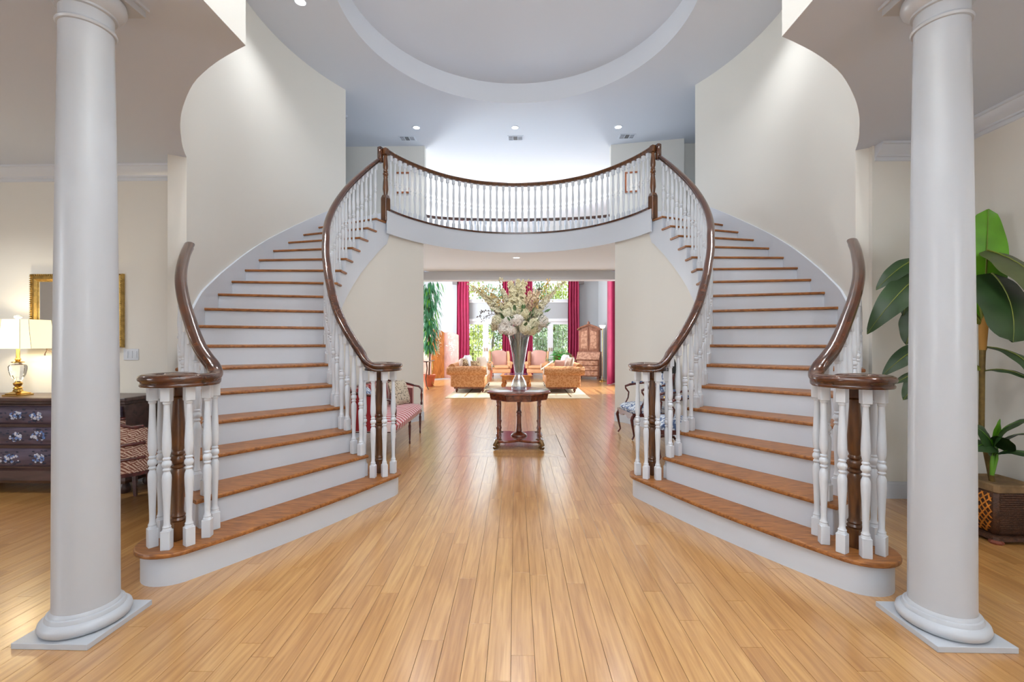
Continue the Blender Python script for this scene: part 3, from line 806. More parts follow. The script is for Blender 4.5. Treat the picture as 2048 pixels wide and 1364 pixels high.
# ------------------------------------------------------------------ upholstered furniture
M_damask = blotch('orange damask', (188, 126, 78), (208, 152, 106), 22, .5, .8, kind='v')
M_damaskC = blotch('light damask', (204, 176, 160), (222, 200, 184), 25, .5, .85)
M_pink = mat('pink leather', (196, 150, 136), .4, var=.06)
M_peach = mat('peach velvet', (214, 160, 116), .7, var=.08)
M_pillowW = mat('white silk', (226, 222, 224), .6)
M_pillowG = blotch('brown and gold tapestry', (120, 88, 60), (196, 170, 130), 18, .5, .8)
M_pillowB = mat('beige cushion cloth', (204, 184, 164), .8, var=.1)
def pillow(name, w, h, d, m, label, cat, loc, rot, group=None, parent=None, pw=.35):
    b = MB(); N_ = 10; fr, bk = [], []
    for sd in (1, -1):
        rows = []
        for i in range(N_ + 1):
            row = []
            for j in range(N_ + 1):
                u_, v_ = 2 * j / N_ - 1, 2 * i / N_ - 1
                t = max(0, (1 - u_ ** 4) * (1 - v_ ** 4)) ** .5
                k = 1 - .06 * (1 - abs(u_)) * 0 - .05 * (v_ * v_) * (1 - u_ * u_) * -1
                row.append((u_ * w / 2 * (1 - .05 * (1 - v_ * v_)), sd * d / 2 * t, v_ * h / 2 * (1 - .05 * (1 - u_ * u_))))
            rows.append(row)
        b.rings(rows, cap=False, closed=False)
    o = obj(name, b, m, parent, smooth=70); o.location = loc; o.rotation_euler = rot
    if parent is None: o['label'] = label; o['category'] = cat
    if group: o['group'] = group
    return o
def rbox(x0, x1, y0, y1, z0, z1, c=.03, cz=None):
    b = MB(); cz = cz or c
    def ring(i, z): return [(x0 + i + c * .7, y0 + i, z), (x1 - i - c * .7, y0 + i, z), (x1 - i, y0 + i + c * .7, z), (x1 - i, y1 - i - c * .7, z), (x1 - i - c * .7, y1 - i, z), (x0 + i + c * .7, y1 - i, z), (x0 + i, y1 - i - c * .7, z), (x0 + i, y0 + i + c * .7, z)]
    b.rings([ring(c, z0), ring(c * .3, z0 + cz * .3), ring(0, z0 + cz), ring(0, z1 - cz), ring(c * .3, z1 - cz * .3), ring(c, z1)]); return b
def turned_leg(h, r=.03, seg=10):
    return MB().lathe([(r * .9, h), (r * 1.0, h * .85), (r * .6, h * .8), (r * 1.25, h * .62), (r * 1.3, h * .5), (r * .55, h * .28), (r * .9, h * .22), (r * .5, h * .12), (r * .6, 0)], seg)
def sofa(loc, s, label):
    r = thing('sofa', label, 'sofa', loc)
    obj('base', rbox(-.40, .40, -.98, .98, .14, .36, .02), M_damask, r, smooth=40)
    obj('apron', MB().box(-.40, .40, -.985, .985, .10, .145), M_mah, r)
    for sy in (-1, 1):
        b = rbox(-.44, .42, sy * .90 - .09, sy * .90 + .09, .13, .52, .03)
        rr = []; 
        for k in range(13):
            x_ = -.60 + 1.06 * k / 12; q = 1 - .18 * (k == 0 or k == 12)
            rr.append([(x_, sy * (.93) + .125 * q * cos(2 * pi * j / 18),   .575 + .125 * q * sin(2 * pi * j / 18)) for j in range(18)])
        b.rings(rr); obj('arm', b, M_damask, r, smooth=40)
        b = MB().rings([[(.465 + dx, sy * .93 + R_ * cos(2 * pi * j / 18), .575 + R_ * sin(2 * pi * j / 18)) for j in range(18)] for dx, R_ in ((0, .11), (.015, .105), (.02, .05))])
        obj('arm_scroll', b, M_damaskC, r, smooth=40)
    b = rbox(-.50, -.30, -.98, .98, .14, .66, .04)
    b.rings([[(-.46 + .10 * cos(2 * pi * j / 16), y_, .66 + .10 * sin(2 * pi * j / 16)) for j in range(16)] for y_ in (-.97, .97)])
    obj('backrest', b, M_damask, r, smooth=40)
    for k in range(3):
        obj('seat_cushion', rbox(-.30, .42, -.80 + k * .535, -.275 + k * .535, .355, .50, .05), M_damaskC, r, smooth=40)
    for k in range(3):
        o = pillow('back_cushion', .52, .42, .18, M_damaskC, '', '', (-.22, -.535 + k * .535, .70), (RA(-10), 0, pi / 2), parent=r)
    for sx in (-.34, .36):
        for sy in (-.92, .92):
            o = obj('leg', turned_leg(.12, .035), M_mah, r, smooth=50); o.location = (sx, sy, 0)
    if s < 0: r.rotation_euler = (0, 0, pi)
    return r
sofa((-1.36, 12.85, .012), 1, 'damask rolled-arm sofa on the left, facing the coffee table')
sofa((1.10, 12.85, .012), -1, 'damask rolled-arm sofa on the right, facing the coffee table')
# loose pillows on the sofas
for x_, y_, z_, w_, m_, rz_, lab in [(-1.52, 12.24, .74, .36, M_pillowG, 1.2, 'brown tapestry pillow at the near end of the left sofa'), (-1.44, 12.45, .79, .42, M_pillowW, 1.3, 'white silk pillow on the left sofa'),
        (-1.22, 12.20, .70, .30, M_pillowG, .7, 'small tapestry pillow leaning on the left sofa arm'), (-1.10, 12.8, .74, .40, M_pillowB, 1.0, 'beige pillow in the middle of the left sofa'),
        (1.33, 12.24, .76, .38, M_pillowB, -1.2, 'beige pillow at the near end of the right sofa'), (1.22, 12.5, .80, .42, M_pillowW, -1.3, 'white pillow behind the beige ones on the right sofa'),
        (1.06, 12.2, .71, .32, M_pink, -.6, 'pink pillow leaning on the right sofa arm')]:
    pillow('pillow', w_, w_, .15, m_, lab, 'pillow', (x_, y_, z_), (RA(-14), 0, rz_))
b = MB(); rs = []
for i in range(9):
    t = i / 8; rs.append([(.56 + .34 * t, 12.10 + .35 * q_, .60 + .24 * t + .02 * sin(3 * q_)) for q_ in (0, .3, .6, 1)])
for r_ in list(rs): pass
b.rings([r_ + [(p[0], p[1], p[2] - .02) for p in r_[::-1]] for r_ in rs])
tob = obj('throw_blanket', b, mat('cream throw', (236, 226, 196), .8, var=.1, vscale=14), None, smooth=60, label='cream throw blanket draped over the right sofa arm', cat='blanket')
def wing_chair(loc, rz, label):
    r = thing('wing_chair', label, 'armchair', loc, rz)     # faces -Y
    obj('seat_frame', rbox(-.36, .36, -.34, .32, .20, .36, .03), M_peach, r, smooth=40)
    obj('seat_cushion', rbox(-.30, .30, -.38, .24, .36, .48, .05), M_peach, r, smooth=40)
    b = MB(); rs = []
    for i in range(9):
        z = .36 + .68 * i / 8; hw = .30 - .02 * sin(pi * i / 8) - (.05 if i == 8 else 0); y_ = .22 + .10 * i / 8
        top = .05 if i == 8 else 0
        rs.append([(-hw, y_, z - top), (-hw * .5, y_ - .03, z), (hw * .5, y_ - .03, z), (hw, y_, z - top), (hw, y_ + .10, z - top), (0, y_ + .12, z), (-hw, y_ + .10, z - top)])
    b.rings(rs); obj('backrest', b, M_pink, r, smooth=40)
    for sx in (-1, 1):
        rs = []
        for i in range(8):
            z = .52 + .48 * i / 7; d_ = .30 * sin(pi * (.25 + .62 * i / 7)); y1 = .34 + .05 * i / 7
            rs.append([(sx * .30, y1, z), (sx * (.33), y1 - d_ * .6, z), (sx * .37, y1 - d_, z), (sx * .40, y1 - d_ + .02, z), (sx * .40, y1 - d_ * .5, z), (sx * .36, y1 + .04, z)])
        obj('wing', MB().rings(rs), M_peach, r, smooth=50)
        b = rbox(sx * .36 - .06, sx * .36 + .06, -.32, .28, .36, .56, .04)
        b.rings([[(sx * .37 + .075 * cos(2 * pi * j / 14), y_, .57 + .06 * sin(2 * pi * j / 14)) for j in range(14)] for y_ in (-.36, -.34, .26)])
        obj('arm', b, M_peach, r, smooth=40)
        for y_ in (-.28, .27):
            o = obj('leg', turned_leg(.2, .028), M_mah, r, smooth=50); o.location = (sx * .30, y_, 0)
    return r
wing_chair((-.80, 16.95, 0), RA(10), 'pink and peach wing chair left of the vase, by the windows')
wing_chair((.62, 16.95, 0), RA(-10), 'pink and peach wing chair right of the vase, by the windows')
# coffee table
r = thing('coffee_table', 'low wooden coffee table with dark inset top between the two sofas', 'table', (-.11, 12.35, .012))
obj('table_top', MB().cbox(-.42, .42, -.42, .42, .42, .455, .01), M_orangewood, r)
obj('inset_panel', MB().box(-.33, .33, -.33, .33, .455, .459), mat('dark blue slate', (58, 52, 84), .12), r)
obj('apron', MB().box(-.38, .38, -.38, .38, .33, .42), M_orangewood, r)
for sx in (-.34, .34):
    for sy in (-.34, .34):
        o = obj('leg', turned_leg(.33, .05), M_orangewood, r, smooth=50); o.location = (sx, sy, 0)
# rug
M_rug = mat('beige wool rug', (196, 178, 148), .95, var=.1, vscale=8)
r = thing('rug', 'large pale rug with a brown border line under the sofas', 'rug', (-.06, 12.9, 0))
obj('pile', MB().box(-1.75, 1.75, -2.15, 2.15, 0, .010), M_rug, r)
bb = mat('brown rug border', (120, 92, 60), .95)
obj('border', MB().box(-1.33, -1.29, -1.9, 1.9, .010, .012).box(1.29, 1.33, -1.9, 1.9, .010, .012).box(-1.33, 1.33, 1.86, 1.9, .010, .012), bb, r)
# folding screen
M_scr2 = wood('rose screen panel', (140, 92, 78), (176, 124, 108), .35, (6, 6, 3))
r = thing('folding_screen', 'three-panel wooden folding screen with floral inlay beside the left curtain', 'screen', (-2.85, 16.2, 0))
gm = mat('pearl inlay', (232, 214, 188), .3)
for k, (xa, ya, xb, yb_, m_, h0, h1) in enumerate([(-.78, .25, -.36, -.20, M_scr2, 1.58, 1.66), (-.36, -.20, .02, .22, M_orangewood, 1.80, 1.70), (.02, .22, .60, .0, M_scr2, 1.70, 1.60)]):
    L_ = math.hypot(xb - xa, yb_ - ya); an = math.atan2(yb_ - ya, xb - xa); M = T(xa, ya, 0, rz=an); n_ = 12
    rs = []
    for i in range(n_ + 1):
        x_ = .008 + (L_ - .016) * i / n_; zt_ = h0 + (h1 - h0) * i / n_ + .06 * sin(pi * i / n_)
        rs.append([M @ Vector(p) for p in ((x_, -.018, .03), (x_, -.018, zt_), (x_, .018, zt_), (x_, .018, .03))])
    pn = obj('screen_panel', MB().rings(rs), m_, r)
    b = MB(); q = random.Random(k)
    for _ in range(60):
        cx_, cz_ = L_ / 2 + q.gauss(0, L_ * .12), 1.25 + q.gauss(0, .18); s_ = q.uniform(.008, .022)
        b.add([M @ Vector((cx_ + s_ * cos(t), -.020, cz_ + s_ * sin(t))) for t in [2 * pi * j / 6 for j in range(6)]], [tuple(range(6))])
    obj('inlay', b, gm, pn, kind='stuff')
# secretary desk
r = thing('secretary_desk', 'tall carved secretary desk with arched top and slanted lid, right of the windows', 'desk', (2.50, 16.55, 0), RA(-22))
M_sec = wood('rosy carved walnut', (132, 84, 64), (172, 120, 96), .35, (10, 10, 5))
M_sec2 = blotch('burl panel', (176, 126, 100), (204, 156, 128), 12, .5, .35)
obj('lower_case', MB().box(-.42, .42, -.18, .25, .10, .80), M_sec, r)
for k in range(3):
    d = obj('drawer', MB().cbox(-.38, .38, -.225 + .0 * k, -.17, .13 + .19 * k, .295 + .19 * k, .012), M_sec2, r)
    for sx in (-.2, .2): obj('drawer_pull', MB().box(sx - .03, sx + .03, -.24, -.225, .21 + .19 * k, .225 + .19 * k), M_brass, d)
M_ = T(0, 0, 0)
obj('writing_lid', MB().rings([[(x_, -.25, .72), (x_, -.235, .74), (x_, -.02, .99), (x_, 0, .975), (x_, -.2, .70)] for x_ in (-.42, .42)]), M_sec2, r)
obj('lid_case', MB().rings([[(x_, -.18, .70), (x_, .25, .70), (x_, .25, 1.0), (x_, -.02, 1.0)] for x_ in (-.415, .415)]), M_sec, r)
n_ = 16
def arch(x): return 1.82 + .16 * max(0, 1 - abs(x) / .42) ** .8 - .02 * (abs(x) > .36)
obj('upper_case', MB().rings([[(x_, -.02, 1.0), (x_, -.02, arch(x_)), (x_, .24, arch(x_) - .04), (x_, .24, 1.0)] for x_ in [-.38 + .76 * i / n_ for i in range(n_ + 1)]]), M_sec, r)
for sx in (-1, 1):
    xs = [sx * (.012 + .33 * i / 6) for i in range(7)]
    d = obj('cabinet_door', MB().rings([[(x_, -.045, 1.05), (x_, -.045, arch(x_) - .09), (x_, -.02, arch(x_) - .09), (x_, -.02, 1.05)] for x_ in xs]), M_sec, r)
    obj('door_panel', MB().rings([[(x_, -.055, 1.12), (x_, -.055, arch(x_) - .17), (x_, -.045, arch(x_) - .17), (x_, -.045, 1.12)] for x_ in [sx * (.06 + .23 * i / 5) for i in range(6)]]), M_sec2, d)
obj('cornice', MB().rings([[(x_, -.08, arch(x_) - .01), (x_, -.09, arch(x_) + .045), (x_, .25, arch(x_) + .045), (x_, .25, arch(x_) - .01)] for x_ in [-.43 + .86 * i / 20 for i in range(21)]]), M_sec, r, smooth=30)
obj('crest_ornament', MB().lathe([(.02, 0), (.06, .02), (.045, .05), (.055, .075), (.02, .11), (.005, .13)], 8, M=T(0, -.06, 2.0)), M_sec, r, smooth=50)
for sx in (-.36, .36):
    for sy in (-.14, .2): o = obj('foot', turned_leg(.10, .045), M_sec, r, smooth=50); o.location = (sx, sy, 0)
# torchiere lamp
r = thing('floor_lamp', 'torchiere lamp with small white bowl beside the secretary desk', 'lamp', (2.80, 15.45, 0))
obj('base', MB().lathe([(.13, 0), (.13, .02), (.03, .05), (.014, .08)], 20), M_brass, r, smooth=40)
obj('pole', MB().lathe([(.012, .05), (.012, 1.84)], 10), M_brass, r, smooth=40)
M_bowl = emis('lit bowl', (1, .93, .8), 2.2)
obj('shade', MB().lathe([(.02, 1.82), (.07, 1.84), (.10, 1.90), (.105, 1.93), (.098, 1.93), (.06, 1.86)], 24, cap=False), M_bowl, r, smooth=40)

# ------------------------------------------------------------------ plants
M_gl = mat('glossy houseplant leaf', (44, 92, 36), .35, var=.3, vscale=6)
M_gl2 = mat('fresh green leaf', (92, 150, 30), .4, var=.2, vscale=6)
M_dk = mat('dark banana leaf', (38, 62, 28), .42, var=.4, vscale=5)
M_gy = mat('grey green leaf back', (74, 82, 48), .45, var=.25, vscale=5)
M_stem = mat('green stem', (116, 124, 44), .5, var=.2)
M_terra = mat('terracotta', (190, 104, 72), .8, var=.1)
def leafgeo(b, B, Tp, w, normal, sag=.1, fold=.18, n=10, wave=0, ex=.75):
    B = Vector(B); Tp = Vector(Tp); ax = Tp - B; L_ = ax.length; ax.normalize(); nr = Vector(normal); nr = (nr - ax * nr.dot(ax)).normalized(); sd = ax.cross(nr)
    rows = []
    for i in range(n + 1):
        t = i / n; c = B + (Tp - B) * t + nr * (sag * L_ * 4 * t * (1 - t)); hw = w / 2 * max(.02, max(0, sin(pi * t ** (.75 if ex > .5 else .9))) ** ex if 0 < t < 1 else .02)
        wv = wave * sin(t * 17) * w
        rows.append([c - sd * hw + nr * (-fold * hw + wv), c - sd * hw * .5 + nr * (-.02 * w), c - nr * .012 * w * 1.5, c + sd * hw * .5 + nr * (-.02 * w), c + sd * hw + nr * (-fold * hw - wv)])
    b.rings(rows, cap=False, closed=False); return b
def rib(b, B, Tp, normal, sag, r):
    B = Vector(B); Tp = Vector(Tp); ax = Tp - B; L_ = ax.length; ax.normalize(); nr = Vector(normal); nr = (nr - ax * nr.dot(ax)).normalized()
    b.tube([B + (Tp - B) * (i / 8) + nr * (sag * L_ * 4 * (i / 8) * (1 - i / 8) + .001) for i in range(9)], [r * (1 - .8 * i / 8) for i in range(9)], 5)
# weeping fig at the left of the opening
r = thing('fig_tree', 'tall weeping fig with hanging green leaves at the left edge of the opening', 'plant', (-2.80, 13.6, 0))
obj('pot', MB().lathe([(.13, 0), (.19, .30), (.21, .31), (.21, .36), (.19, .36), (.18, .33)], 24), M_terra, r, smooth=40)
obj('trunk', MB().tube([(0, 0, .3), (.03, .02, 1.0), (-.03, 0, 1.8), (.02, 0, 2.9)], [.03, .026, .02, .01], 8), M_bark, r, smooth=60)
b = MB(); b3 = MB(); q = random.Random(11)
for i in range(620):
    an = q.uniform(0, 2 * pi); z = q.uniform(1.15, 3.2); rr = q.uniform(.05, .42) * (.55 + .45 * (z - 1.0) / 2)
    B = Vector((rr * cos(an), rr * sin(an), z)); Tp = B + Vector((.10 * cos(an), .10 * sin(an), -q.uniform(.16, .34)))
    leafgeo(b if q.random() < .8 else b3, B, Tp, .055, (cos(an), sin(an), .4), n=3)
obj('foliage', b, mat('fig leaf', (52, 116, 72), .35, var=.35, vscale=5), r, smooth=60, kind='stuff'); obj('young_foliage', b3, M_gl2, r, smooth=60, kind='stuff')
b = MB()
for i in range(16):
    an = q.uniform(0, 2 * pi); z = q.uniform(1.6, 2.9); b.tube([(0, 0, z), (.2 * cos(an), .2 * sin(an), z + .1), (.34 * cos(an), .34 * sin(an), z - .25)], [.006, .004, .002], 4)
obj('branches', b, M_bark, r)
# bushy plant behind the right sofa
def bush(name, loc, w, h, n, m, label, pot=True, seed=0, lw=.07, z0=.42):
    r = thing(name, label, 'plant', loc); q = random.Random(seed)
    obj('pot', MB().lathe([(.12, 0), (.17, z0 - .08), (.185, z0 - .07), (.185, z0), (.17, z0), (.16, z0 - .03)], 24), M_terra, r, smooth=40)
    b = MB(); st = MB()
    for i in range(n):
        an = q.uniform(0, 2 * pi); el = q.uniform(.1, 1.4); d = Vector((cos(an) * cos(el), sin(an) * cos(el), sin(el)))
        B = Vector((0, 0, z0 - .02)) + Vector((d.x * w * .55, d.y * w * .55, d.z * h * .65)) * q.uniform(.6, 1.1)
        Tp = B + Vector((d.x, d.y, d.z * .2 - .2)) * q.uniform(.14, .26)
        leafgeo(b, B, Tp, lw * q.uniform(.8, 1.4), (d.x * .3, d.y * .3, 1), n=5, sag=.15)
        st.tube([(0, 0, z0 - .04), (d.x * .1, d.y * .1, z0 + d.z * h * .3), B], [.006, .005, .003], 4)
    obj('foliage', b, m, r, smooth=60, kind='stuff'); obj('stems', st, M_stem, r, kind='stuff')
bush('potted_plant', (1.35, 15.6, 0), .6, .62, 170, mat('lily leaf', (56, 158, 52), .4, var=.25, vscale=5), 'bushy bright green potted plant behind the right sofa', seed=4, lw=.10, z0=.68)
bush('potted_plant', (1.68, 15.25, 0), .20, .50, 34, mat('reddish leaf', (150, 96, 66), .4, var=.4, vscale=9), 'small reddish leaved plant between sofa and secretary desk', seed=5, z0=.62)
bush('potted_plant', (-1.15, 15.6, 0), .22, .30, 40, M_gl, 'small dark plant behind the left sofa, before the terrace door', seed=8, z0=.5)
# slim stand near the fig
r = thing('side_table', 'slim stand with black and gilt curved legs at the left edge of the opening', 'table', (-2.86, 13.1, 0))
obj('table_top', MB().cbox(-.24, .24, -.46, .46, .78, .81, .01), mat('black lacquer', (20, 20, 24), .15), r)
for sx in (-.2, .2):
    for sy in (-.41, .41):
        b = MB().tube([(sx * .9, sy, .79), (sx * 1.0, sy, .6), (sx * .8, sy, .3), (sx * .95, sy, .1), (sx * 1.2, sy, .0)], [.02, .018, .014, .012, .014], 8)
        obj('leg', b, mat('black and gilt leg', (66, 56, 40), .3) if sx < 0 or sy < 0 else M_gilt, r, smooth=60)

# ------------------------------------------------------------------ octagonal centre table
M_oldg = mat('dark gilt scroll', (112, 84, 48), .35, .5, var=.3, vscale=40)
TX, TY = .02, 5.91
r = thing('centre_table', 'octagonal mahogany pedestal table holding the flower vase in the middle of the hall', 'table', (TX, TY, 0))
def octo(R_, z, sc=1): return [(R_ / cos(pi / 8) * cos(pi / 8 + pi / 4 * j) * .96, R_ / cos(pi / 8) * sin(pi / 8 + pi / 4 * j) * 1.04, z) for j in range(8)]
obj('table_top', MB().rings([octo(.395, .688), octo(.42, .698), octo(.425, .708), octo(.418, .718), octo(.41, .722)]), M_mah, r, smooth=30)
obj('apron', MB().rings([octo(.375, .615), octo(.375, .628), octo(.382, .632), octo(.392, .688)]), M_mah, r)
obj('pedestal', MB().lathe([(.040, .615), (.038, .60), (.034, .575), (.028, .56), (.024, .50), (.023, .455), (.032, .448), (.034, .436), (.038, .42), (.028, .41), (.034, .395), (.030, .36), (.030, .30), (.036, .22), (.042, .185), (.036, .18), (.055, .168), (.078, .158), (.098, .145), (.108, .130), (.108, .12)], 24), M_mah, r, smooth=40)
def cshape(R_, k, z):
    out = []
    for j in range(48):
        a = 2 * pi * j / 48; c4 = abs(sin(2 * a)); rr = R_ * (.60 + .40 * c4 ** 1.6); out.append((rr * cos(a) * k, rr * sin(a) * k, z))
    return out
obj('lower_shelf', MB().rings([cshape(.40, .98, .088), cshape(.40, 1, .095), cshape(.40, 1, .112), cshape(.40, .98, .12)]), M_mah, r, smooth=40)
for sx in (-1, 1):
    for sy in (-1, 1):
        x_, y_ = sx * .262, sy * .262
        o = obj('corner_column', MB().lathe([(.012, .12), (.020, .13), (.014, .15), (.024, .17), (.016, .20), (.013, .22), (.017, .25), (.024, .27), (.014, .29), (.015, .40), (.017, .50), (.015, .54), (.026, .555), (.016, .575), (.022, .60), (.022, .618)], 12), M_mah, r, smooth=50); o.location = (x_, y_, 0)
        b = MB(); ux, uy = sx * .7071, sy * .7071
        b.tube([(x_ - ux * .05, y_ - uy * .05, .10), (x_ + ux * .03, y_ + uy * .03, .10), (x_ + ux * .055, y_ + uy * .055, .065), (x_ + ux * .01, y_ + uy * .01, .035), (x_ + ux * .02, y_ + uy * .02, .016), (x_ + ux * .06, y_ + uy * .06, .018), (x_ + ux * .075, y_ + uy * .075, .034)], [.03, .032, .026, .020, .016, .015, .011], 8)
        obj('scroll_foot', b, M_oldg, r, smooth=60)
# vase
VZ = .722
r = thing('vase', 'tall trumpet shaped glass vase with bulbous foot on the octagonal table', 'vase', (TX, TY, VZ))
obj('glass_body', MB().lathe([(.085, 0), (.098, .006), (.103, .03), (.100, .07), (.085, .12), (.062, .165), (.048, .195), (.050, .215), (.056, .235), (.062, .26), (.072, .33), (.090, .45), (.112, .58), (.135, .70), (.150, .77), (.146, .77), (.108, .58), (.085, .45), (.066, .33), (.056, .26), (.046, .235), (.02, .225)], 40, cap=False), M_vase, r, smooth=50)
obj('foot_crystal', MB().lathe([(.0, .008), (.088, .010), (.095, .03), (.092, .07), (.077, .12), (.055, .163), (.038, .19), (.0, .20)], 14, cap=False), glassm('cut crystal', (.93, .95, .98), ior=2.6), r)
# flower arrangement
fl = thing('flower_arrangement', 'large arrangement of cream hydrangeas and blossom branches standing in the glass vase', 'flowers', (TX, TY, VZ + .235))
M_cream = mat('cream hydrangea', (238, 232, 206), .8, var=.10, vscale=30)
M_white = mat('white hydrangea', (246, 240, 232), .8, var=.06, vscale=30)
M_yel = mat('yellow cream blossom', (236, 228, 194), .8, var=.15, vscale=30)
M_blush = mat('blush blossom', (236, 212, 182), .8, var=.12, vscale=30)
M_twig = mat('dark twig', (70, 52, 34), .8)
def petal4(b, M, sz):
    for k in range(4):
        R_ = Matrix.Rotation(k * pi / 2, 4, 'Z')
        b.add([M @ R_ @ Vector(v) for v in ((0, 0, -.02), (sz * .8, -sz * .5, .3 * sz), (sz * 1.15, 0, .15 * sz), (sz * .8, sz * .5, .3 * sz))], [(0, 1, 2, 3)])
def florets(n, sz, seed):
    q = random.Random(seed); b = MB(); lob = [Vector((q.gauss(0, 1), q.gauss(0, 1), q.gauss(0, 1))).normalized() for _ in range(7)]
    for i in range(n):
        z = 1 - 2 * (i + .5) / n; a = i * 2.39996; rr = math.sqrt(1 - z * z); d = Vector((rr * cos(a), rr * sin(a), z))
        p = d * (q.uniform(.78, .98) + .16 * max(0, max(d.dot(l) for l in lob) - .75) * 4)
        petal4(b, Matrix.Translation(p) @ (d + Vector((q.gauss(0, .35), q.gauss(0, .35), q.gauss(0, .35)))).to_track_quat('Z', 'Y').to_matrix().to_4x4() @ Matrix.Rotation(q.uniform(0, 1.6), 4, 'Z'), sz * q.uniform(.7, 1.2))
    b.lathe([(.01, -.72), (.5, -.5), (.70, 0), (.5, .5), (.01, .72)], 10)
    return b.mesh('hydrangea_head')
def spike(n, sz, seed):
    q = random.Random(seed); b = MB()
    for i in range(n):
        t = q.random(); z = -2.3 + 4.9 * t; a = q.uniform(0, 6.28); r_ = (1.05 - .8 * t) * q.uniform(.25, 1.05); d = Vector((cos(a), sin(a), .3))
        petal4(b, Matrix.Translation(Vector((r_ * cos(a), r_ * sin(a), z))) @ (d + Vector((q.gauss(0, .5), q.gauss(0, .5), q.gauss(0, .5)))).to_track_quat('Z', 'Y').to_matrix().to_4x4(), sz * q.uniform(.6, 1.25))
    b.tube([(0, 0, -2.6), (0, 0, 2.7)], [.1, .03], 5)
    return b.mesh('blossom_spike')
FM = [florets(230, .20, 1), florets(200, .22, 2), spike(360, .24, 3)]
def bloom(u, v, px, mi, m, dy=0, rot=(0, 0, 0), name='hydrangea_head'):
    p = P(u, v, TY + dy); me = FM[mi].copy(); me.materials.clear(); me.materials.append(m)
    s_ = px / F * (TY + dy)
    o = obj(name, me, None, fl); o.location = p - fl.location; o.scale = (s_, s_, s_); o.rotation_euler = rot; return p
blooms = []
for u, v, px, m, dy in [(1008, 656, 12, M_white, -.12), (1022, 661, 10, M_white, -.2), (1034, 640, 11, M_white, -.24), (996, 642, 12, M_cream, -.04), (1050, 656, 12, M_cream, -.18), (1064, 659, 11, M_yel, -.12), (1085, 643, 12, M_white, -.04), (1068, 646, 10, M_cream, -.14),
        (1016, 630, 12, M_cream, -.06), (1048, 627, 11, M_yel, -.08), (1000, 624, 10, M_cream, .06), (1076, 627, 10, M_cream, .04), (1022, 614, 12, M_yel, .04), (1040, 656, 10, M_cream, .14), (1014, 645, 11, M_white, -.14), (1075, 656, 9, M_white, .0), (990, 652, 9, M_cream, .06), (1036, 622, 11, M_cream, -.02), (1060, 636, 11, M_cream, .12)]:
    blooms.append(bloom(u, v, px, rnd.choice((0, 1)), m, dy, (rnd.uniform(0, 3), rnd.uniform(0, 3), 0)))
for u, v, px, m, dy, ry in [(985, 608, 12, M_cream, .05, -.75), (1000, 612, 11, M_cream, .1, -.6), (1026, 600, 14, M_yel, .0, -.12), (1034, 585, 10, M_yel, .08, .12), (1044, 592, 11, M_yel, -.05, .1), (1056, 606, 9, M_blush, .05, .2), (1082, 612, 10, M_cream, .02, .62), (1095, 598, 8, M_cream, .06, .75), (1071, 603, 8, M_blush, .1, .3), (1013, 600, 9, M_cream, .1, -.35), (972, 597, 7, M_yel, .05, -.8)]:
    blooms.append(bloom(u, v, px, 2, m, dy, (0, ry, 0), 'blossom_spike'))
b = MB(); q = random.Random(5)
for p in blooms:
    e = p - fl.location; st_ = Vector((q.uniform(-.03, .03), q.uniform(-.03, .03), 0)); mid = Vector((e.x * .28, e.y * .28, .42)); b.tube([st_, mid * .5 + st_ * .5, mid, e * .75 + Vector((0, 0, .08)), e], .006, 6)
obj('stems', b, mat('grey green stem', (150, 150, 132), .7, var=.25, vscale=20), fl, smooth=60)
# twigs with buds
def twig(pts, m, dy, nb=26, bs=.011, name='berry_branch', spread=.03):
    ps = [P(u, v, TY + dy) - fl.location for u, v in pts]; b = MB(); b.tube([ps[0] * .4, *ps], .003, 5); L_ = len(ps) - 1
    o = obj(name, b, M_twig, fl); bd = MB()
    for i in range(nb):
        t = q.random() ** .8 * L_; k = min(int(t), L_ - 1); c = ps[k].lerp(ps[k + 1], t - k) + Vector((q.gauss(0, spread), q.gauss(0, spread), q.gauss(0, spread))); s_ = bs * q.uniform(.6, 1.4)
        bd.rings([[c + Vector((s_ * r_ * cos(j * pi / 2.5), s_ * r_ * sin(j * pi / 2.5), s_ * z_)) for j in range(5)] for r_, z_ in ((.3, -1), (1, 0), (.3, 1))])
        bd.tube([ps[k].lerp(ps[k + 1], t - k), c], .0015, 3)
    obj('buds', bd, m, o, kind='stuff')
M_bud = mat('pale bud', (216, 206, 160), .7); M_berry = mat('dark berry', (84, 66, 48), .6); M_gold = mat('golden blossom', (214, 180, 110), .7)
twig([(1010, 632), (985, 622), (965, 622), (958, 634)], M_berry, -.05, 34, .007, spread=.02)
twig([(1008, 636), (985, 628), (972, 632), (962, 645)], M_berry, .0, 20, .006, spread=.02)
twig([(1008, 620), (980, 598), (955, 580), (940, 572)], M_bud, .0, 60, .011, spread=.035)
twig([(1012, 615), (990, 590), (966, 578), (950, 582)], M_gold, .05, 60, .011, spread=.035)
twig([(1010, 610), (1003, 588), (1000, 570), (998, 560)], M_bud, .1, 30, .010)
twig([(1070, 620), (1095, 595), (1115, 575), (1130, 563)], M_bud, .05, 70, .010, spread=.03)
twig([(1066, 620), (1085, 592), (1092, 575), (1096, 566)], M_gold, -.04, 55, .010, spread=.03)
twig([(1062, 620), (1070, 598), (1078, 580), (1080, 570)], M_berry, .08, 30, .008, spread=.03)
twig([(1040, 610), (1044, 585), (1046, 572), (1050, 565)], M_bud, .1, 40, .012, spread=.03)
twig([(1050, 615), (1060, 600), (1066, 590), (1070, 583)], M_blush, -.1, 50, .012, spread=.035)
b = MB()
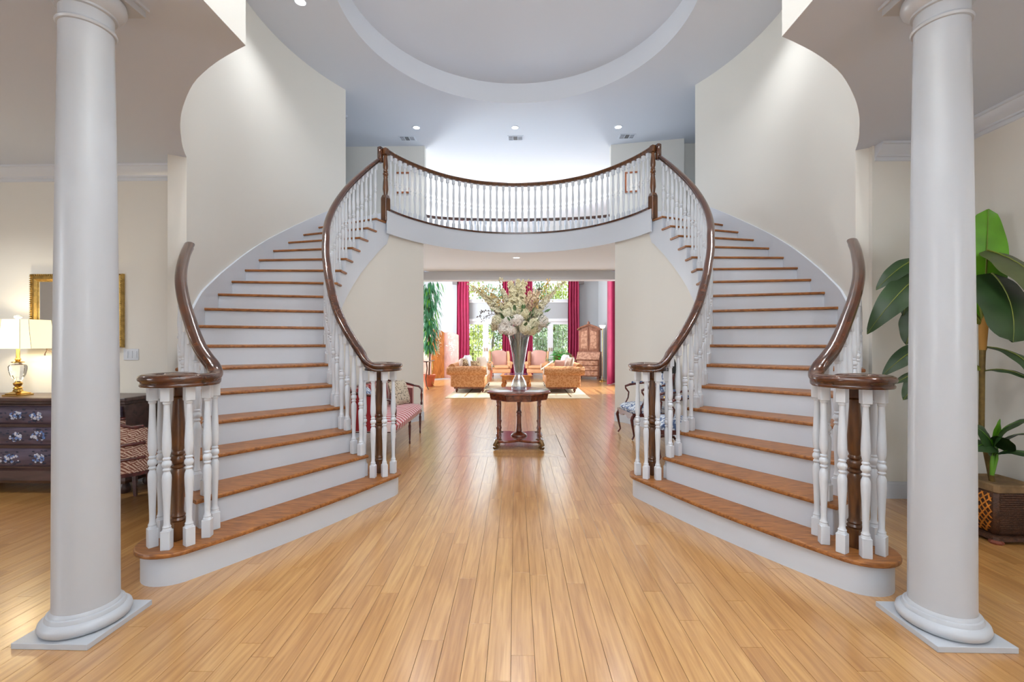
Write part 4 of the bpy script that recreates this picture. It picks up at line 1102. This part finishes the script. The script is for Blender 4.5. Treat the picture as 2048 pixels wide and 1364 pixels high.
for i in range(90):
    u, v = q.uniform(986, 1094), q.uniform(618, 666); B = P(u, v, TY + q.uniform(-.26, .12)) - fl.location; d = (B - Vector((0, 0, .3))).normalized()
    leafgeo(b, B, B + d * .1 + Vector((0, 0, -.03)), .05, (0, -.3, 1), n=5)
obj('leaves', b, mat('blue green leaf', (104, 136, 92), .6, var=.3, vscale=8), fl, smooth=60, kind='stuff')

# ------------------------------------------------------------------ settee on the left
M_stripe = stripes('red and white striped upholstery', [(0, (164, 50, 58)), (.40, (226, 206, 204)), (.93, (196, 140, 146))], 'Y', 3.0)
M_stripeR = stripes('vertical red stripes', [(0, (150, 30, 38)), (.62, (214, 184, 174)), (.95, (120, 60, 60))], 'Y', 1.9)
M_leo = blotch('leopard spot cloth', (30, 24, 20), (196, 182, 160), 46, .32, .8, kind='v', soft=.08)
M_blue = blotch('blue and white toile', (70, 92, 132), (206, 212, 218), 26, .5, .8)
def seat_mesh(x0, x1, y0, y1, z0, z1, n=12):
    rs = []
    for i in range(n + 1):
        y_ = y0 + (y1 - y0) * i / n; e = .03 * (abs(2 * i / n - 1) ** 6)
        rs.append([(x1 - e, y_, z0), (x1 + .015 - e, y_, z0 + (z1 - z0) * .5), (x1 - .03 - e, y_, z1 - .02), (x1 - .10, y_, z1 + .008 - e), ((x0 + x1) / 2, y_, z1 + .02 - e), (x0 + .05, y_, z1 - .01 - e), (x0, y_, z0)])
    return MB().rings(rs)
r = thing('settee', 'red and white striped settee with thin dark legs beside the left stair', 'settee', (-1.70, 5.86, 0), RA(2))
obj('seat', seat_mesh(-.26, .30, -.80, .80, .33, .45, 16), M_stripe, r, smooth=50)
rs = []; pth = [(.16, -.81), (.02, -.815), (-.18, -.805), (-.26, -.75), (-.29, -.58), (-.30, 0), (-.29, .58), (-.26, .75), (-.18, .805), (.02, .815), (.16, .81)]
for i, (x_, y_) in enumerate(pth):
    t = Vector((*pth[min(i + 1, 10)], 0)) - Vector((*pth[max(i - 1, 0)], 0)); n_ = Vector((t.y, -t.x, 0)).normalized(); h_ = .80 - .10 * (abs(i - 5) / 5) ** 2
    if n_.dot(Vector((x_, y_, 0))) > 0: n_ = -n_
    c = Vector((x_, y_, 0)); rs.append([c + Vector((0, 0, .34)), c + Vector((0, 0, h_)), c + n_ * .05 + Vector((0, 0, h_ - .01)), c + n_ * .07 + Vector((0, 0, .6)), c + n_ * .06 + Vector((0, 0, .34))])
obj('backrest', MB().rings(rs), M_stripeR, r, smooth=50)
b = MB().tube([(x_ * 1.0, y_, .81 - .10 * (abs(i - 5) / 5) ** 2) for i, (x_, y_) in enumerate(pth)], .015, 8); obj('crest_rail', b, M_darkred, r, smooth=60)
for sy in (-1, 1):
    obj('arm_rail', MB().tube([(.14, sy * .81, .71), (.24, sy * .815, .69), (.285, sy * .80, .65), (.29, sy * .79, .61)], [.014, .015, .016, .013], 8), M_darkred, r, smooth=60)
    o = obj('arm_post', MB().lathe([(.016, .0), (.017, .03), (.010, .05), (.015, .10), (.018, .15), (.010, .19), (.014, .21)], 10), M_darkred, r, smooth=60); o.location = (.285, sy * .785, .42)
for x_, y_ in [(.27, -.76), (.27, .05), (.27, .76), (-.22, -.70), (-.22, .70)]:
    o = obj('leg', MB().lathe([(.010, 0), (.013, .03), (.009, .04), (.014, .12), (.019, .24), (.012, .27), (.018, .285), (.018, .35)], 10), M_darkred, r, smooth=60); o.location = (x_, y_, 0)
obj('seat_rail', MB().box(-.26, .295, -.78, .78, .315, .34), M_darkred, r)
pillow('pillow', .38, .36, .13, M_leo, 'leopard spotted pillow on the right end of the striped settee', 'pillow', (-1.70, 6.38, .63), (RA(-18), 0, RA(68)))
pillow('pillow', .36, .34, .13, M_blue, 'blue and white pillow at the near end of the striped settee', 'pillow', (-1.83, 5.40, .63), (RA(-14), 0, RA(95)))
pillow('pillow', .34, .30, .13, M_leo, 'spotted pillow in the middle of the striped settee', 'pillow', (-1.80, 5.80, .62), (RA(-14), 0, RA(90)))

# ------------------------------------------------------------------ armchairs and lamp table on the right
def armchair(loc, rz, label, first=None):
    r = thing('carved_armchair', label, 'armchair', loc, rz)      # faces +X locally
    obj('seat', seat_mesh(-.25, .28, -.29, .29, .36, .46, 8), M_blue, r, smooth=50)
    obj('seat_rail', MB().rings([[(.30, y_, .30 + .02 * cos(y_ * 22)), (.30, y_, .37), (.27, y_, .37), (.27, y_, .30 + .02 * cos(y_ * 22))] for y_ in [-.30 + .6 * i / 12 for i in range(13)]]).box(-.26, .28, -.30, -.27, .32, .37).box(-.26, .28, .27, .30, .32, .37), M_darkred, r)
    for sy in (-1, 1):
        obj('leg', MB().tube([(.27, sy * .27, .36), (.305, sy * .285, .28), (.285, sy * .275, .16), (.265, sy * .265, .06), (.295, sy * .28, .012)], [.028, .024, .015, .012, .014], 8), M_darkred, r, smooth=60)
        obj('leg', MB().tube([(-.25, sy * .24, .40), (-.26, sy * .24, .2), (-.31, sy * .25, .01)], [.02, .018, .013], 8), M_darkred, r, smooth=60)
        obj('arm', MB().tube([(-.27, sy * .25, .76), (-.05, sy * .29, .735), (.10, sy * .30, .715), (.17, sy * .31, .69), (.165, sy * .31, .66), (.12, sy * .30, .60), (.135, sy * .29, .52), (.18, sy * .285, .44), (.17, sy * .28, .36)], [.014, .016, .018, .016, .014, .012, .012, .014, .015], 8), M_darkred, r, smooth=60)
        obj('arm_pad', rbox(-.12, .08, sy * .295 - .022, sy * .295 + .022, .735, .765, .012), M_blue, r, smooth=50)
    fr = [(-.27 - .10 * t, .24 * math.copysign(1, c) if abs(c) > .9 else .24 * c, 0) for t, c in ()]
    pts = [(-.25, -.235, .46), (-.29, -.25, .70), (-.335, -.24, .96), (-.35, -.15, 1.04), (-.36, 0, 1.10), (-.35, .15, 1.04), (-.335, .24, .96), (-.29, .25, .70), (-.25, .235, .46)]
    obj('back_frame', MB().tube(pts, .020, 8).tube([(-.265, -.24, .54), (-.265, .24, .54)], .016, 6), M_darkred, r, smooth=60)
    obj('backrest', MB().rings([[(-.255 - .10 * t, -w_, .54 + .48 * t), (-.215 - .10 * t, -w_ * .6, .54 + .48 * t), (-.215 - .10 * t, w_ * .6, .54 + .48 * t), (-.255 - .10 * t, w_, .54 + .48 * t), (-.29 - .10 * t, 0, .54 + .48 * t)] for t, w_ in ((0, .22), (.3, .225), (.8, .21), (1, .13))]), M_blue, r, smooth=60)
    return r
armchair((1.83, 6.52, 0), RA(188), 'carved armchair with blue and white seat, cabriole legs, beyond the right newel')
armchair((1.90, 5.32, 0), RA(176), 'carved armchair with dark red frame behind the right stair balusters')
r = thing('lamp_table', 'small round dark table between the two carved armchairs', 'table', (1.98, 5.93, 0))
obj('table_top', MB().lathe([(.19, .60), (.20, .61), (.20, .62), (.19, .63)], 24), M_darkred, r, smooth=30)
obj('pedestal', MB().lathe([(.025, .60), (.02, .5), (.035, .4), (.02, .3), (.03, .14), (.03, .10)], 12), M_darkred, r, smooth=50)
for k in range(3):
    a = k * 2.094 + .5; obj('leg', MB().tube([(0, 0, .13), (.1 * cos(a), .1 * sin(a), .10), (.17 * cos(a), .17 * sin(a), .012)], [.02, .016, .012], 8), M_darkred, r, smooth=60)
r = thing('table_lamp', 'gold beaded table lamp with black shade behind the right stair balusters', 'lamp', (1.98, 5.93, .63))
obj('base', MB().lathe([(.06, 0), (.06, .012), (.015, .03)] + [q_ for k in range(6) for q_ in ((.012, .035 + k * .045), (.026, .055 + k * .045), (.012, .078 + k * .045))], 14), M_brass, r, smooth=50)
obj('shade', MB().lathe([(.14, .32), (.08, .50)], 24, cap=False), mat('black shade', (26, 24, 26), .7), r, smooth=40)

# ------------------------------------------------------------------ left room
# painted chest
cx0, cx1, cy0, cy1 = -5.05, -3.45, 3.88, 4.258
r = thing('chest_of_drawers', 'dark chest of three drawers painted with blue flowers, behind the left column', 'chest', ((cx0 + cx1) / 2, (cy0 + cy1) / 2, 0))
M_chest = wood('dark purple brown wood', (52, 34, 34), (88, 62, 56), .35, (3, 20, 20), coat=.2)
M_draw = wood('plum painted drawer', (58, 48, 62), (96, 84, 104), .35, (3, 20, 20), coat=.2)
hw, hd = (cx1 - cx0) / 2, (cy1 - cy0) / 2
obj('carcase', MB().rings([[(-hw + e, -hd + e2, z), (hw - e, -hd + e2, z), (hw - e, hd, z), (-hw + e, hd, z)] for z, e, e2 in ((.09, 0.02, .02), (.12, .0, .0), (.20, .01, .012), (.22, .03, .035), (.79, .03, .035), (.80, .02, .02), (.825, .02, .02))]), M_chest, r)
obj('top', MB().cbox(-hw - .01, hw + .02, -hd - .02, hd, .825, .86, .008), M_chest, r)
M_fb = mat('blue painted flower', (98, 128, 186), .4, var=.3, vscale=60); M_fw = mat('pale painted flower', (196, 200, 214), .4, var=.15, vscale=60); M_fg = mat('dark painted leaf', (34, 42, 66), .4)
for k in range(3):
    z0 = .235 + k * .19; d = obj('drawer', MB().rings([[(x_, -hd + .035, z0), (x_, -hd + .012, z0 + .02), (x_, -hd - .004, z0 + .08), (x_, -hd + .012, z0 + .145), (x_, -hd + .03, z0 + .165)] for x_ in (-hw + .05, hw - .05)]), M_draw, r, smooth=30)
    q = random.Random(k + 3); bs = {0: MB(), 1: MB(), 2: MB()}
    def surf(z): return -hd - .006 + .34 * (z - z0 - .08) ** 2 * 10 * .6
    for cl in range(7):
        fx = -hw + .14 + (2 * hw - .28) * cl / 6 + q.uniform(-.03, .03); fz = z0 + .085 + q.uniform(-.012, .012); R_ = q.uniform(.035, .058)
        for _ in range(46):
            a = q.uniform(0, 6.28); rr = R_ * q.random() ** .5 * (1.9 if _ % 3 == 2 else 1); s_ = q.uniform(.006, .014); px_ = fx + rr * cos(a) * 1.6; pz_ = min(z0 + .15, max(z0 + .02, fz + rr * sin(a)))
            t = 2 if _ % 3 == 2 else (0 if _ % 2 else 1)
            yy = -hd - .006 + abs(pz_ - z0 - .08) * .22; a0 = q.uniform(0, 3)
            bs[t].add([(px_ + s_ * (1.3 if t == 2 else 1) * cos(a0 + j), yy - .0006 * t, pz_ + s_ * (.6 if t == 2 else .9) * sin(a0 + j)) for j in [2 * pi * i / 7 for i in range(7)]], [tuple(range(7))])
    obj('blue_flowers', bs[0], M_fb, d, kind='stuff'); obj('pale_flowers', bs[1], M_fw, d, kind='stuff'); obj('painted_leaves', bs[2], M_fg, d, kind='stuff')
for x_ in (-hw + .06, hw - .06):
    for y_ in (-hd + .06, hd - .06): o = obj('foot', MB().lathe([(.03, 0), (.045, .02), (.045, .05), (.03, .09)], 14), M_chest, r, smooth=50); o.location = (x_, y_, 0)
# lamp on the chest
LP = P(36, 797, 4.02)
r = thing('table_lamp', 'crystal urn table lamp with lit cream shade on the painted chest', 'lamp', (LP.x, 4.02, .86))
obj('base_plate', MB().lathe([(.10, 0), (.10, .012), (.08, .018), (.085, .022), (.06, .03), (.035, .04), (.03, .06)], 4, M=Matrix.Rotation(pi / 4, 4, 'Z')), M_brass, r)
obj('lower_stem', MB().lathe([(.03, .04), (.022, .06), (.036, .07), (.02, .085), (.03, .10), (.034, .115), (.018, .13)], 20), M_brass, r, smooth=50)
obj('crystal_urn', MB().lathe([(.018, .13), (.03, .145), (.052, .19), (.062, .235), (.064, .27), (.055, .285), (.03, .292), (.02, .30)], 12), M_crystal, r)
obj('upper_stem', MB().lathe([(.02, .30), (.045, .305), (.045, .312), (.015, .32), (.022, .335), (.014, .35), (.012, .47), (.004, .475), (.004, .71)], 20), M_brass, r, smooth=50)
obj('finial', MB().lathe([(.0, .71), (.014, .712), (.028, .722), (.028, .732), (.015, .744), (.0, .747)], 16, cap=False), mat('white finial', (236, 236, 232), .2), r, smooth=50)
M_shade, t_, b_, N_, L_ = nt('lit cream shade'); b_.inputs['Base Color'].default_value = lin((236, 228, 196)); b_.inputs['Roughness'].default_value = .8
b_.inputs['Emission Color'].default_value = (1, .90, .66, 1); b_.inputs['Emission Strength'].default_value = .8
def shadering(w, d, c, z): return [(-w + c, -d, z), (w - c, -d, z), (w, -d + c, z), (w, d - c, z), (w - c, d, z), (-w + c, d, z), (-w, d - c, z), (-w, -d + c, z)]
SR = [(.262, .17, .05, .435), (.245, .158, .046, .50), (.230, .148, .043, .57), (.218, .140, .040, .64), (.210, .135, .038, .70)]
obj('shade', MB().rings([shadering(*q_) for q_ in SR], cap=False), M_shade, r, smooth=25)
b = MB()
for k in range(8): b.tube([Vector(shadering(*q_)[k]) * 1.002 for q_ in SR], .0022, 4)
for k in (0, 4):
    b.tube([(Vector(shadering(*q_)[k]) + Vector(shadering(*q_)[k + 1])) / 2 + Vector((0, -.0012 if k == 0 else .0012, 0)) for q_ in SR], .0018, 4)
obj('shade_ribs', b, mat('shade piping', (196, 190, 150), .7), r)
lt = bpy.data.lights.new('lamp_bulb', 'POINT'); lt.energy = 15; lt.color = (1, .86, .62); lt.shadow_soft_size = .05
lo_ = bpy.data.objects.new('lamp_bulb', lt); COL.objects.link(lo_); lo_.location = (LP.x, 4.02, 1.44)
# twig ornament
tp = P(100, 706, 4.1)
r = thing('twig_ornament', 'small dark twig ornament in a slim vase on the painted chest', 'ornament', (tp.x + .12, 4.1, .86))
obj('slim_vase', MB().lathe([(.03, 0), (.035, .01), (.02, .05), (.025, .12), (.012, .22), (.016, .24)], 16), mat('dark bronze', (60, 50, 42), .4, .6), r, smooth=50)
b = MB().tube([(0, 0, .2), (-.03, 0, .33), (-.10, 0, .40), (-.15, 0, .42), (-.17, 0, .38)], .004, 5).tube([(-.03, 0, .33), (-.08, 0, .42), (-.12, 0, .46)], .003, 5).tube([(0, 0, .3), (.05, 0, .42), (.06, 0, .5)], .003, 5)
for c in ((-.17, .375), (-.15, .43), (-.12, .465), (-.09, .44), (-.06, .37)): b.lathe([(.001, -.008), (.009, 0), (.001, .008)], 6, M=T(c[0], 0, c[1]))
obj('twig', b, mat('brown twig', (84, 60, 48), .7), r)
# mirror on the wall
ma, mb_ = P(62, 548, 4.26), P(246, 695, 4.26); W_, H_ = (mb_.x - ma.x), (ma.z - mb_.z)
r = thing('wall_mirror', 'gilt framed mirror on the wall above the painted chest', 'mirror', ((ma.x + mb_.x) / 2, 4.28, mb_.z))
fw = .085; pf = [(0, 0), (0, -.02), (.008, -.035), (.018, -.030), (.03, -.034), (.05, -.040), (.065, -.030), (.07, -.016), (fw, -.012), (fw, 0)]
rs = []
for cx_, cz_, dx, dz in ((-W_ / 2, 0, 1, 1), (W_ / 2, 0, -1, 1), (W_ / 2, H_, -1, -1), (-W_ / 2, H_, 1, -1)): rs.append([(cx_ + dx * t, y_, cz_ + dz * t) for t, y_ in pf])
rs.append(rs[0]); obj('frame', MB().rings(rs, cap=False), M_gilt, r, smooth=40)
b = MB(); n_ = 42
for i in range(n_):
    for zz in (.012, H_ - .012): b.box(-W_ / 2 + .01 + (W_ - .02) * i / n_, -W_ / 2 + .01 + (W_ - .02) * (i + .5) / n_, -.042, -.030, zz - .006, zz + .006)
n_ = 34
for i in range(n_):
    for xx in (-W_ / 2 + .012, W_ / 2 - .012): b.box(xx - .006, xx + .006, -.042, -.030, .01 + (H_ - .02) * i / n_, .01 + (H_ - .02) * (i + .5) / n_)
obj('beading', b, M_gilt, r, kind='stuff')
obj('mirror_glass', MB().box(-W_ / 2 + .06, W_ / 2 - .06, -.014, -.008, .06, H_ - .06), M_mirror, r)
# switch plate
sp = P(262, 709, 4.275)
r = thing('light_switch', 'triple light switch plate on the wall right of the mirror', 'switch', (sp.x, 4.28, sp.z - .055))
obj('plate', MB().cbox(-.075, .075, -.006, 0, 0, .11, .002), M_trim, r)
for k in (-1, 0, 1): obj('rocker', MB().box(k * .045 - .016, k * .045 + .016, -.010, -.006, .022, .088), M_trim, r)
# tub chair with fretwork cloth
M_fret = checkerw('brown and white fretwork cloth', (128, 70, 52), (214, 186, 166), 22)
r = thing('tub_chair', 'barrel chair in red and cream geometric cloth between chest and stair', 'armchair', (-3.24, 3.60, 0), RA(-35))
def band(r0, r1, z0, z1, a0=-200, a1=20, n=24, top=None):
    return MB().rings([[(r0 * cos(RA(a)), r0 * sin(RA(a)), z0), (r0 * cos(RA(a)), r0 * sin(RA(a)), z1 if top is None else top(a)), (r1 * cos(RA(a)), r1 * sin(RA(a)), z1 if top is None else top(a)), (r1 * cos(RA(a)), r1 * sin(RA(a)), z0)] for a in [a0 + (a1 - a0) * i / n for i in range(n + 1)]])
ct = lambda a: .68 + .14 * cos(RA(a + 90)) ** 1 * (1 if abs(a + 90) < 90 else 0)
obj('backrest', band(.27, .315, .46, .7, top=lambda a: ct(a) - .01), M_fret, r, smooth=40)
obj('seat', MB().lathe([(.27, .34), (.29, .36), (.29, .42), (.25, .46), (.05, .47)], 32), M_fret, r, smooth=50)
obj('outer_panel', band(.30, .318, .33, .46), M_fret, r, smooth=40)
b = MB().tube([(.295 * cos(RA(a)), .295 * sin(RA(a)), ct(a)) for a in range(-200, 21, 8)], .016, 8); obj('crest_rail', b, M_darkred, r, smooth=60)
obj('middle_rail', MB().tube([(.32 * cos(RA(a)), .32 * sin(RA(a)), .555) for a in range(-200, 21, 8)], .013, 8), M_darkred, r, smooth=60)
obj('seat_rail', MB().tube([(.32 * cos(RA(a)), .32 * sin(RA(a)), .44) for a in range(-200, 21, 8)], .012, 8), M_darkred, r, smooth=60)
obj('base_rail', MB().lathe([(.29, .30), (.325, .305), (.325, .33), (.29, .34)], 32), M_darkred, r, smooth=40)
for a in (-135, -90, -45): obj('back_stile', MB().tube([(.322 * cos(RA(a)), .322 * sin(RA(a)), .33), (.322 * cos(RA(a)), .322 * sin(RA(a)), .55), (.318 * cos(RA(a)), .318 * sin(RA(a)), ct(a))], .010, 6), M_darkred, r, smooth=60)
for a in (-145, -35, 35, 145):
    obj('leg', MB().tube([(.25 * cos(RA(a)), .25 * sin(RA(a)), .31), (.27 * cos(RA(a)), .27 * sin(RA(a)), .02), (.272 * cos(RA(a)), .272 * sin(RA(a)), 0)], [.026, .016, .015], 4), M_darkred, r)

# ------------------------------------------------------------------ potted banana plant on the right
PX, PY = 3.385, 3.22
r = thing('banana_plant', 'tall broad-leaved plant in a square woven basket behind the right column', 'plant', (PX, PY, 0))
M_wick = mat('dark woven wicker', (70, 40, 20), .6, bump=1, bscale=120, var=.45, vscale=45)
M_lat = mat('orange bamboo lattice', (214, 134, 48), .4, var=.25, vscale=20)
M_rim = mat('mossy basket rim', (120, 94, 62), .8, var=.25, vscale=20)
def sq(h_, z, c=.02): return [(-h_ + c, -h_, z), (h_ - c, -h_, z), (h_, -h_ + c, z), (h_, h_ - c, z), (h_ - c, h_, z), (-h_ + c, h_, z), (-h_, h_ - c, z), (-h_, -h_ + c, z)]
prof_b = [(.112, .045), (.148, .11), (.168, .19), (.170, .24), (.160, .30), (.142, .345)]
obj('basket', MB().rings([sq(*q_) for q_ in prof_b]), M_wick, r, smooth=30)
obj('rim', MB().rings([sq(.142, .34), sq(.150, .345), sq(.146, .385), sq(.132, .395), sq(.115, .38)], cap=True), M_rim, r)
obj('foot_plinth', MB().rings([sq(.155, .02), sq(.150, .045), sq(.13, .05)]), M_wick, r)
for sx in (-.13, .13):
    for sy in (-.13, .13): obj('foot', MB().lathe([(.035, 0), (.04, .012), (.03, .025)], 8, M=T(sx, sy, 0)), mat('red brown foot', (120, 56, 34), .6), r)
def bh(z): return interp(z, [q_[1] for q_ in prof_b], [q_[0] for q_ in prof_b])
b = MB()
for face in range(2):
    for d in (-1, 1):
        for k in range(-7, 8):
            c0 = k * .040; pts = []
            for i in range(13):
                z = .06 + .27 * i / 12; y_ = c0 + d * (z - .195) * .55 * 1.4
                if abs(y_) < bh(z) - .024: pts.append((z, y_))
            if len(pts) < 2: continue
            for j in range(len(pts) - 1):
                (za, ya), (zb, yb_) = pts[j], pts[j + 1]; o_ = .004 + .002 * ((j + k) % 2)
                if face == 0: P4 = [(-bh(za) - o_, ya - .005, za), (-bh(za) - o_, ya + .005, za), (-bh(zb) - o_, yb_ + .005, zb), (-bh(zb) - o_, yb_ - .005, zb)]
                else: continue
                b.add(P4 + [(p[0] + .004, p[1], p[2]) for p in P4], [(0, 1, 2, 3), (7, 6, 5, 4), (0, 4, 5, 1), (2, 6, 7, 3)])
obj('lattice', b, M_lat, r, kind='stuff')
b = MB()
for i in range(20):            # wicker rows on the camera-side face
    z = .07 + .26 * i / 19; h_ = bh(z)
    b.tube([(-h_ + .02 + (2 * h_ - .04) * j / 16, -h_ - .002 - .003 * ((i + j) % 2), z) for j in range(17)], .0055, 5)
obj('wicker_strands', b, M_wick, r, kind='stuff', smooth=60)
lc = r.location
def L(u, v, Y): return P(u, v, Y) - lc
trunk = [(-.02, 0, .36), L(1963, 860, 3.2), L(1964, 740, 3.2), L(1966, 650, 3.2)]
obj('trunk', MB().tube(trunk, [.017, .016, .016, .020], 10), mat('ringed trunk', (110, 88, 40), .7, var=.25, vscale=30), r, smooth=60)
obj('trunk_sheath', MB().tube([L(1965, 700, 3.2), L(1967, 650, 3.2), L(1972, 610, 3.2)], [.020, .026, .012], 10), mat('dry sheath', (176, 128, 56), .7), r, smooth=60)
big = [((1962, 640, 3.2), (1976, 418, 3.22), .27, (-.3, -1, .1), .02, M_gl2, 'bright green leaf'), ((1975, 500, 3.2), (2112, 612, 2.84), .32, (.1, -.7, .8), .10, M_gy, 'grey green leaf'),
       ((1984, 546, 3.16), (2026, 684, 2.95), .36, (.0, -1, .35), .10, M_dk, 'large dark glossy leaf'), ((1974, 694, 3.2), (2075, 780, 2.92), .13, (.1, -.5, 1), .22, M_dk, None), ((1970, 742, 3.2), (2065, 762, 2.94), .11, (0, -.6, 1), .14, M_dk, None),
       ((1835, 516, 3.3), (1752, 580, 3.3), .13, (-.2, -.7, .8), .12, M_dk, None), ((1870, 540, 3.3), (1808, 535, 3.3), .10, (0, -.8, .6), .08, M_dk, None), ((1850, 545, 3.28), (1734, 668, 3.25), .20, (-.1, -.7, .8), .20, M_dk, None), ((1816, 575, 3.3), (1806, 632, 3.3), .09, (0, -1, .2), .03, M_dk, None),
       ((1830, 615, 3.3), (1812, 690, 3.3), .15, (-.2, -1, .2), .03, M_dk, None), ((1850, 690, 3.3), (1764, 752, 3.3), .13, (-.1, -.7, .8), .16, M_dk, None), ((1850, 735, 3.3), (1806, 800, 3.3), .14, (-.1, -1, .3), .05, M_dk, None), ((1830, 745, 3.3), (1786, 768, 3.3), .05, (0, -1, .5), .05, M_dk, None),
       ((1950, 570, 3.2), (1880, 470, 3.3), .26, (0, -1, .3), .05, M_dk, None)]
for B_, T_, w_, n_, sg, m_, lb in big:
    B3, T3 = L(*B_), L(*T_); o = obj('leaf', leafgeo(MB(), B3, T3, w_, n_, sag=sg, fold=.16, n=22, wave=.02, ex=.42 if w_ > .2 else .7), m_, r, smooth=70, label=lb)
    rb_ = MB(); rib(rb_, B3, T3, n_, sg, .005); st0 = trunk[2] if B_[1] > 660 else trunk[3]
    rb_.tube([st0, (Vector(st0) + B3) / 2 + Vector((0, 0, .05)), B3], [.010, .008, .005], 6); obj('midrib', rb_, M_stem, o, smooth=60)
# young shoot in the same basket
for k, (B_, T_, w_, n_, sg) in enumerate([((1990, 905, 3.14), (2060, 838, 2.95), .12, (0, -.6, 1), .18), ((1992, 910, 3.14), (2070, 915, 2.93), .11, (0, -.7, 1), .18), ((1985, 905, 3.14), (1945, 850, 3.1), .12, (0, -.8, .7), .12), ((1988, 900, 3.14), (2000, 838, 3.1), .06, (.3, -1, .2), .02),
        ((1982, 890, 3.14), (1940, 900, 3.05), .10, (0, -.6, 1), .12), ((1995, 895, 3.12), (2020, 880, 2.98), .09, (0, -.8, .8), .10), ((1990, 890, 3.18), (2085, 868, 2.93), .07, (0, -.6, 1), .12)]):
    B3, T3 = L(*B_), L(*T_); c0 = L(1984, 950, 3.14)
    o = obj('leaf', leafgeo(MB(), B3, T3, w_ * 1.45, n_, sag=sg, n=12, ex=.6, wave=.02), M_gl2 if k == 3 else M_dk, r, smooth=70)
    b = MB().tube([c0, c0.lerp(B3, .6) + Vector((.005 * (k - 3), 0, 0)), B3], [.012, .009, .004], 6); rib(b, B3, T3, n_, sg, .003); obj('stalk', b, M_gl2, o, smooth=60)

# ------------------------------------------------------------------ ceiling fittings
M_lens = emis('downlight lens', (1, .97, .92), 9)
def downlight(x, y, z, label, e=6, grp=None):
    r = thing('ceiling_light', label, 'light', (x, y, z), group=grp)
    obj('trim_ring', MB().lathe([(.085, 0), (.082, -.006), (.066, -.008), (.062, 0)], 24, cap=False), M_trim, r, smooth=40)
    obj('lens', MB().lathe([(.0, -.003), (.066, -.003)], 24, cap=False), M_lens, r)
    l = bpy.data.lights.new('downlight', 'SPOT'); l.energy = e * (15 if z > 4 else 16); l.spot_size = RA(130); l.spot_blend = .9; l.shadow_soft_size = .06; l.color = (.96, .98, 1)
    o = bpy.data.objects.new('downlight', l); COL.objects.link(o); o.location = (x, y, z - .03)
downlight(-2.11, 9.12, ZT, 'recessed ceiling light left, above the upstairs balcony')
downlight(-.09, 9.17, ZT, 'recessed ceiling light in the middle, above the upstairs balcony')
downlight(2.02, 9.20, ZT, 'recessed ceiling light right, above the upstairs balcony')
downlight(-2.80, 5.71, ZT, 'recessed ceiling light at the top edge of the photo')
downlight(2.80, 5.71, ZT, 'recessed ceiling light above the right staircase')
downlight(-4.9, 3.15, ZC, 'recessed ceiling light of the left side room above the painted chest', 7)
downlight(2.95, 1.9, ZC, 'added ceiling light out of view, brightening the right side room and tall plant', 3.5)  # unseen downlight, added to lift the right wall and leaf highlights
downlight(-2.35, 3.35, ZT, 'recessed ceiling light above the foot of the left staircase', 10)
downlight(2.35, 3.35, ZT, 'recessed ceiling light above the foot of the right staircase', 10)
downlight(0, 3.0, ZT, 'added ceiling light out of view, brightening the middle of the entrance floor', 9)  # unseen downlight, added for a pool of light on the centre floor
downlight(-.06, 9.03, ZC, 'recessed light under the balcony, above the way to the living room')
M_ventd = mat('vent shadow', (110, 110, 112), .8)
def vent(x, y, label):
    r = thing('ceiling_vent', label, 'vent', (x, y, ZT))
    obj('frame', MB().box(-.17, .17, -.11, .11, -.008, 0), M_trim, r)
    obj('grille', MB().box(-.145, .145, -.085, .085, -.009, -.008), M_ventd, r)
    for k in range(6): obj('slat', MB().rings([[(x_, -.08 + k * .03, -.010), (x_, -.068 + k * .03, -.018), (x_, -.066 + k * .03, -.014)] for x_ in ((-.145, -.05) if k % 2 else (.05, .145))]), M_trim, r)
    obj('divider', MB().box(-.055, -.045, -.09, .09, -.018, -.008).box(.045, .055, -.09, .09, -.018, -.008), M_trim, r)
vent(-2.42, 9.60, 'white ceiling vent behind the left downlight'); vent(-.09, 9.64, 'white ceiling vent behind the middle downlight'); vent(2.29, 9.62, 'white ceiling vent behind the right downlight')
r = thing('sprinkler_head', 'small fire sprinkler on the upstairs ceiling, far left', 'sprinkler', (-3.38, 8.62, ZT))
obj('escutcheon', MB().lathe([(.045, 0), (.04, -.008), (.02, -.012)], 16), M_trim, r, smooth=40); obj('nozzle', MB().lathe([(.008, -.01), (.008, -.035), (.02, -.038), (.02, -.042)], 10), mat('steel', (120, 120, 124), .3, .9), r)
# upstairs pictures
M_print = blotch('red and white botanical print', (150, 60, 66), (232, 228, 220), 16, .40, .6)
M_matb = mat('picture mount', (232, 230, 224), .7)
def picture(u0, u1, v0, v1, Y, rz, label):
    a_, b_ = P(u0, v0, Y), P(u1, v1, Y); w_, h_ = (b_.x - a_.x), (a_.z - b_.z)
    r = thing('picture_frame', label, 'picture', ((a_.x + b_.x) / 2, Y, b_.z), rz)
    obj('frame', MB().box(-w_ / 2, w_ / 2, -.03, 0, 0, .035).box(-w_ / 2, w_ / 2, -.03, 0, h_ - .035, h_).box(-w_ / 2, -w_ / 2 + .035, -.03, 0, .035, h_ - .035).box(w_ / 2 - .035, w_ / 2, -.03, 0, .035, h_ - .035), M_cherry, r)
    obj('mount', MB().box(-w_ / 2 + .035, w_ / 2 - .035, -.012, -.006, .035, h_ - .035), M_matb, r); obj('print', MB().box(-w_ * .2, w_ * .2, -.014, -.012, h_ * .22, h_ * .78), M_print, r)
picture(790, 821, 345, 387, 9.975, 0, 'small framed print on the upstairs wall, left of the balcony opening')
picture(1250, 1279, 344, 385, 9.955, RA(-10.5), 'small framed print on the upstairs wall, right of the balcony opening')
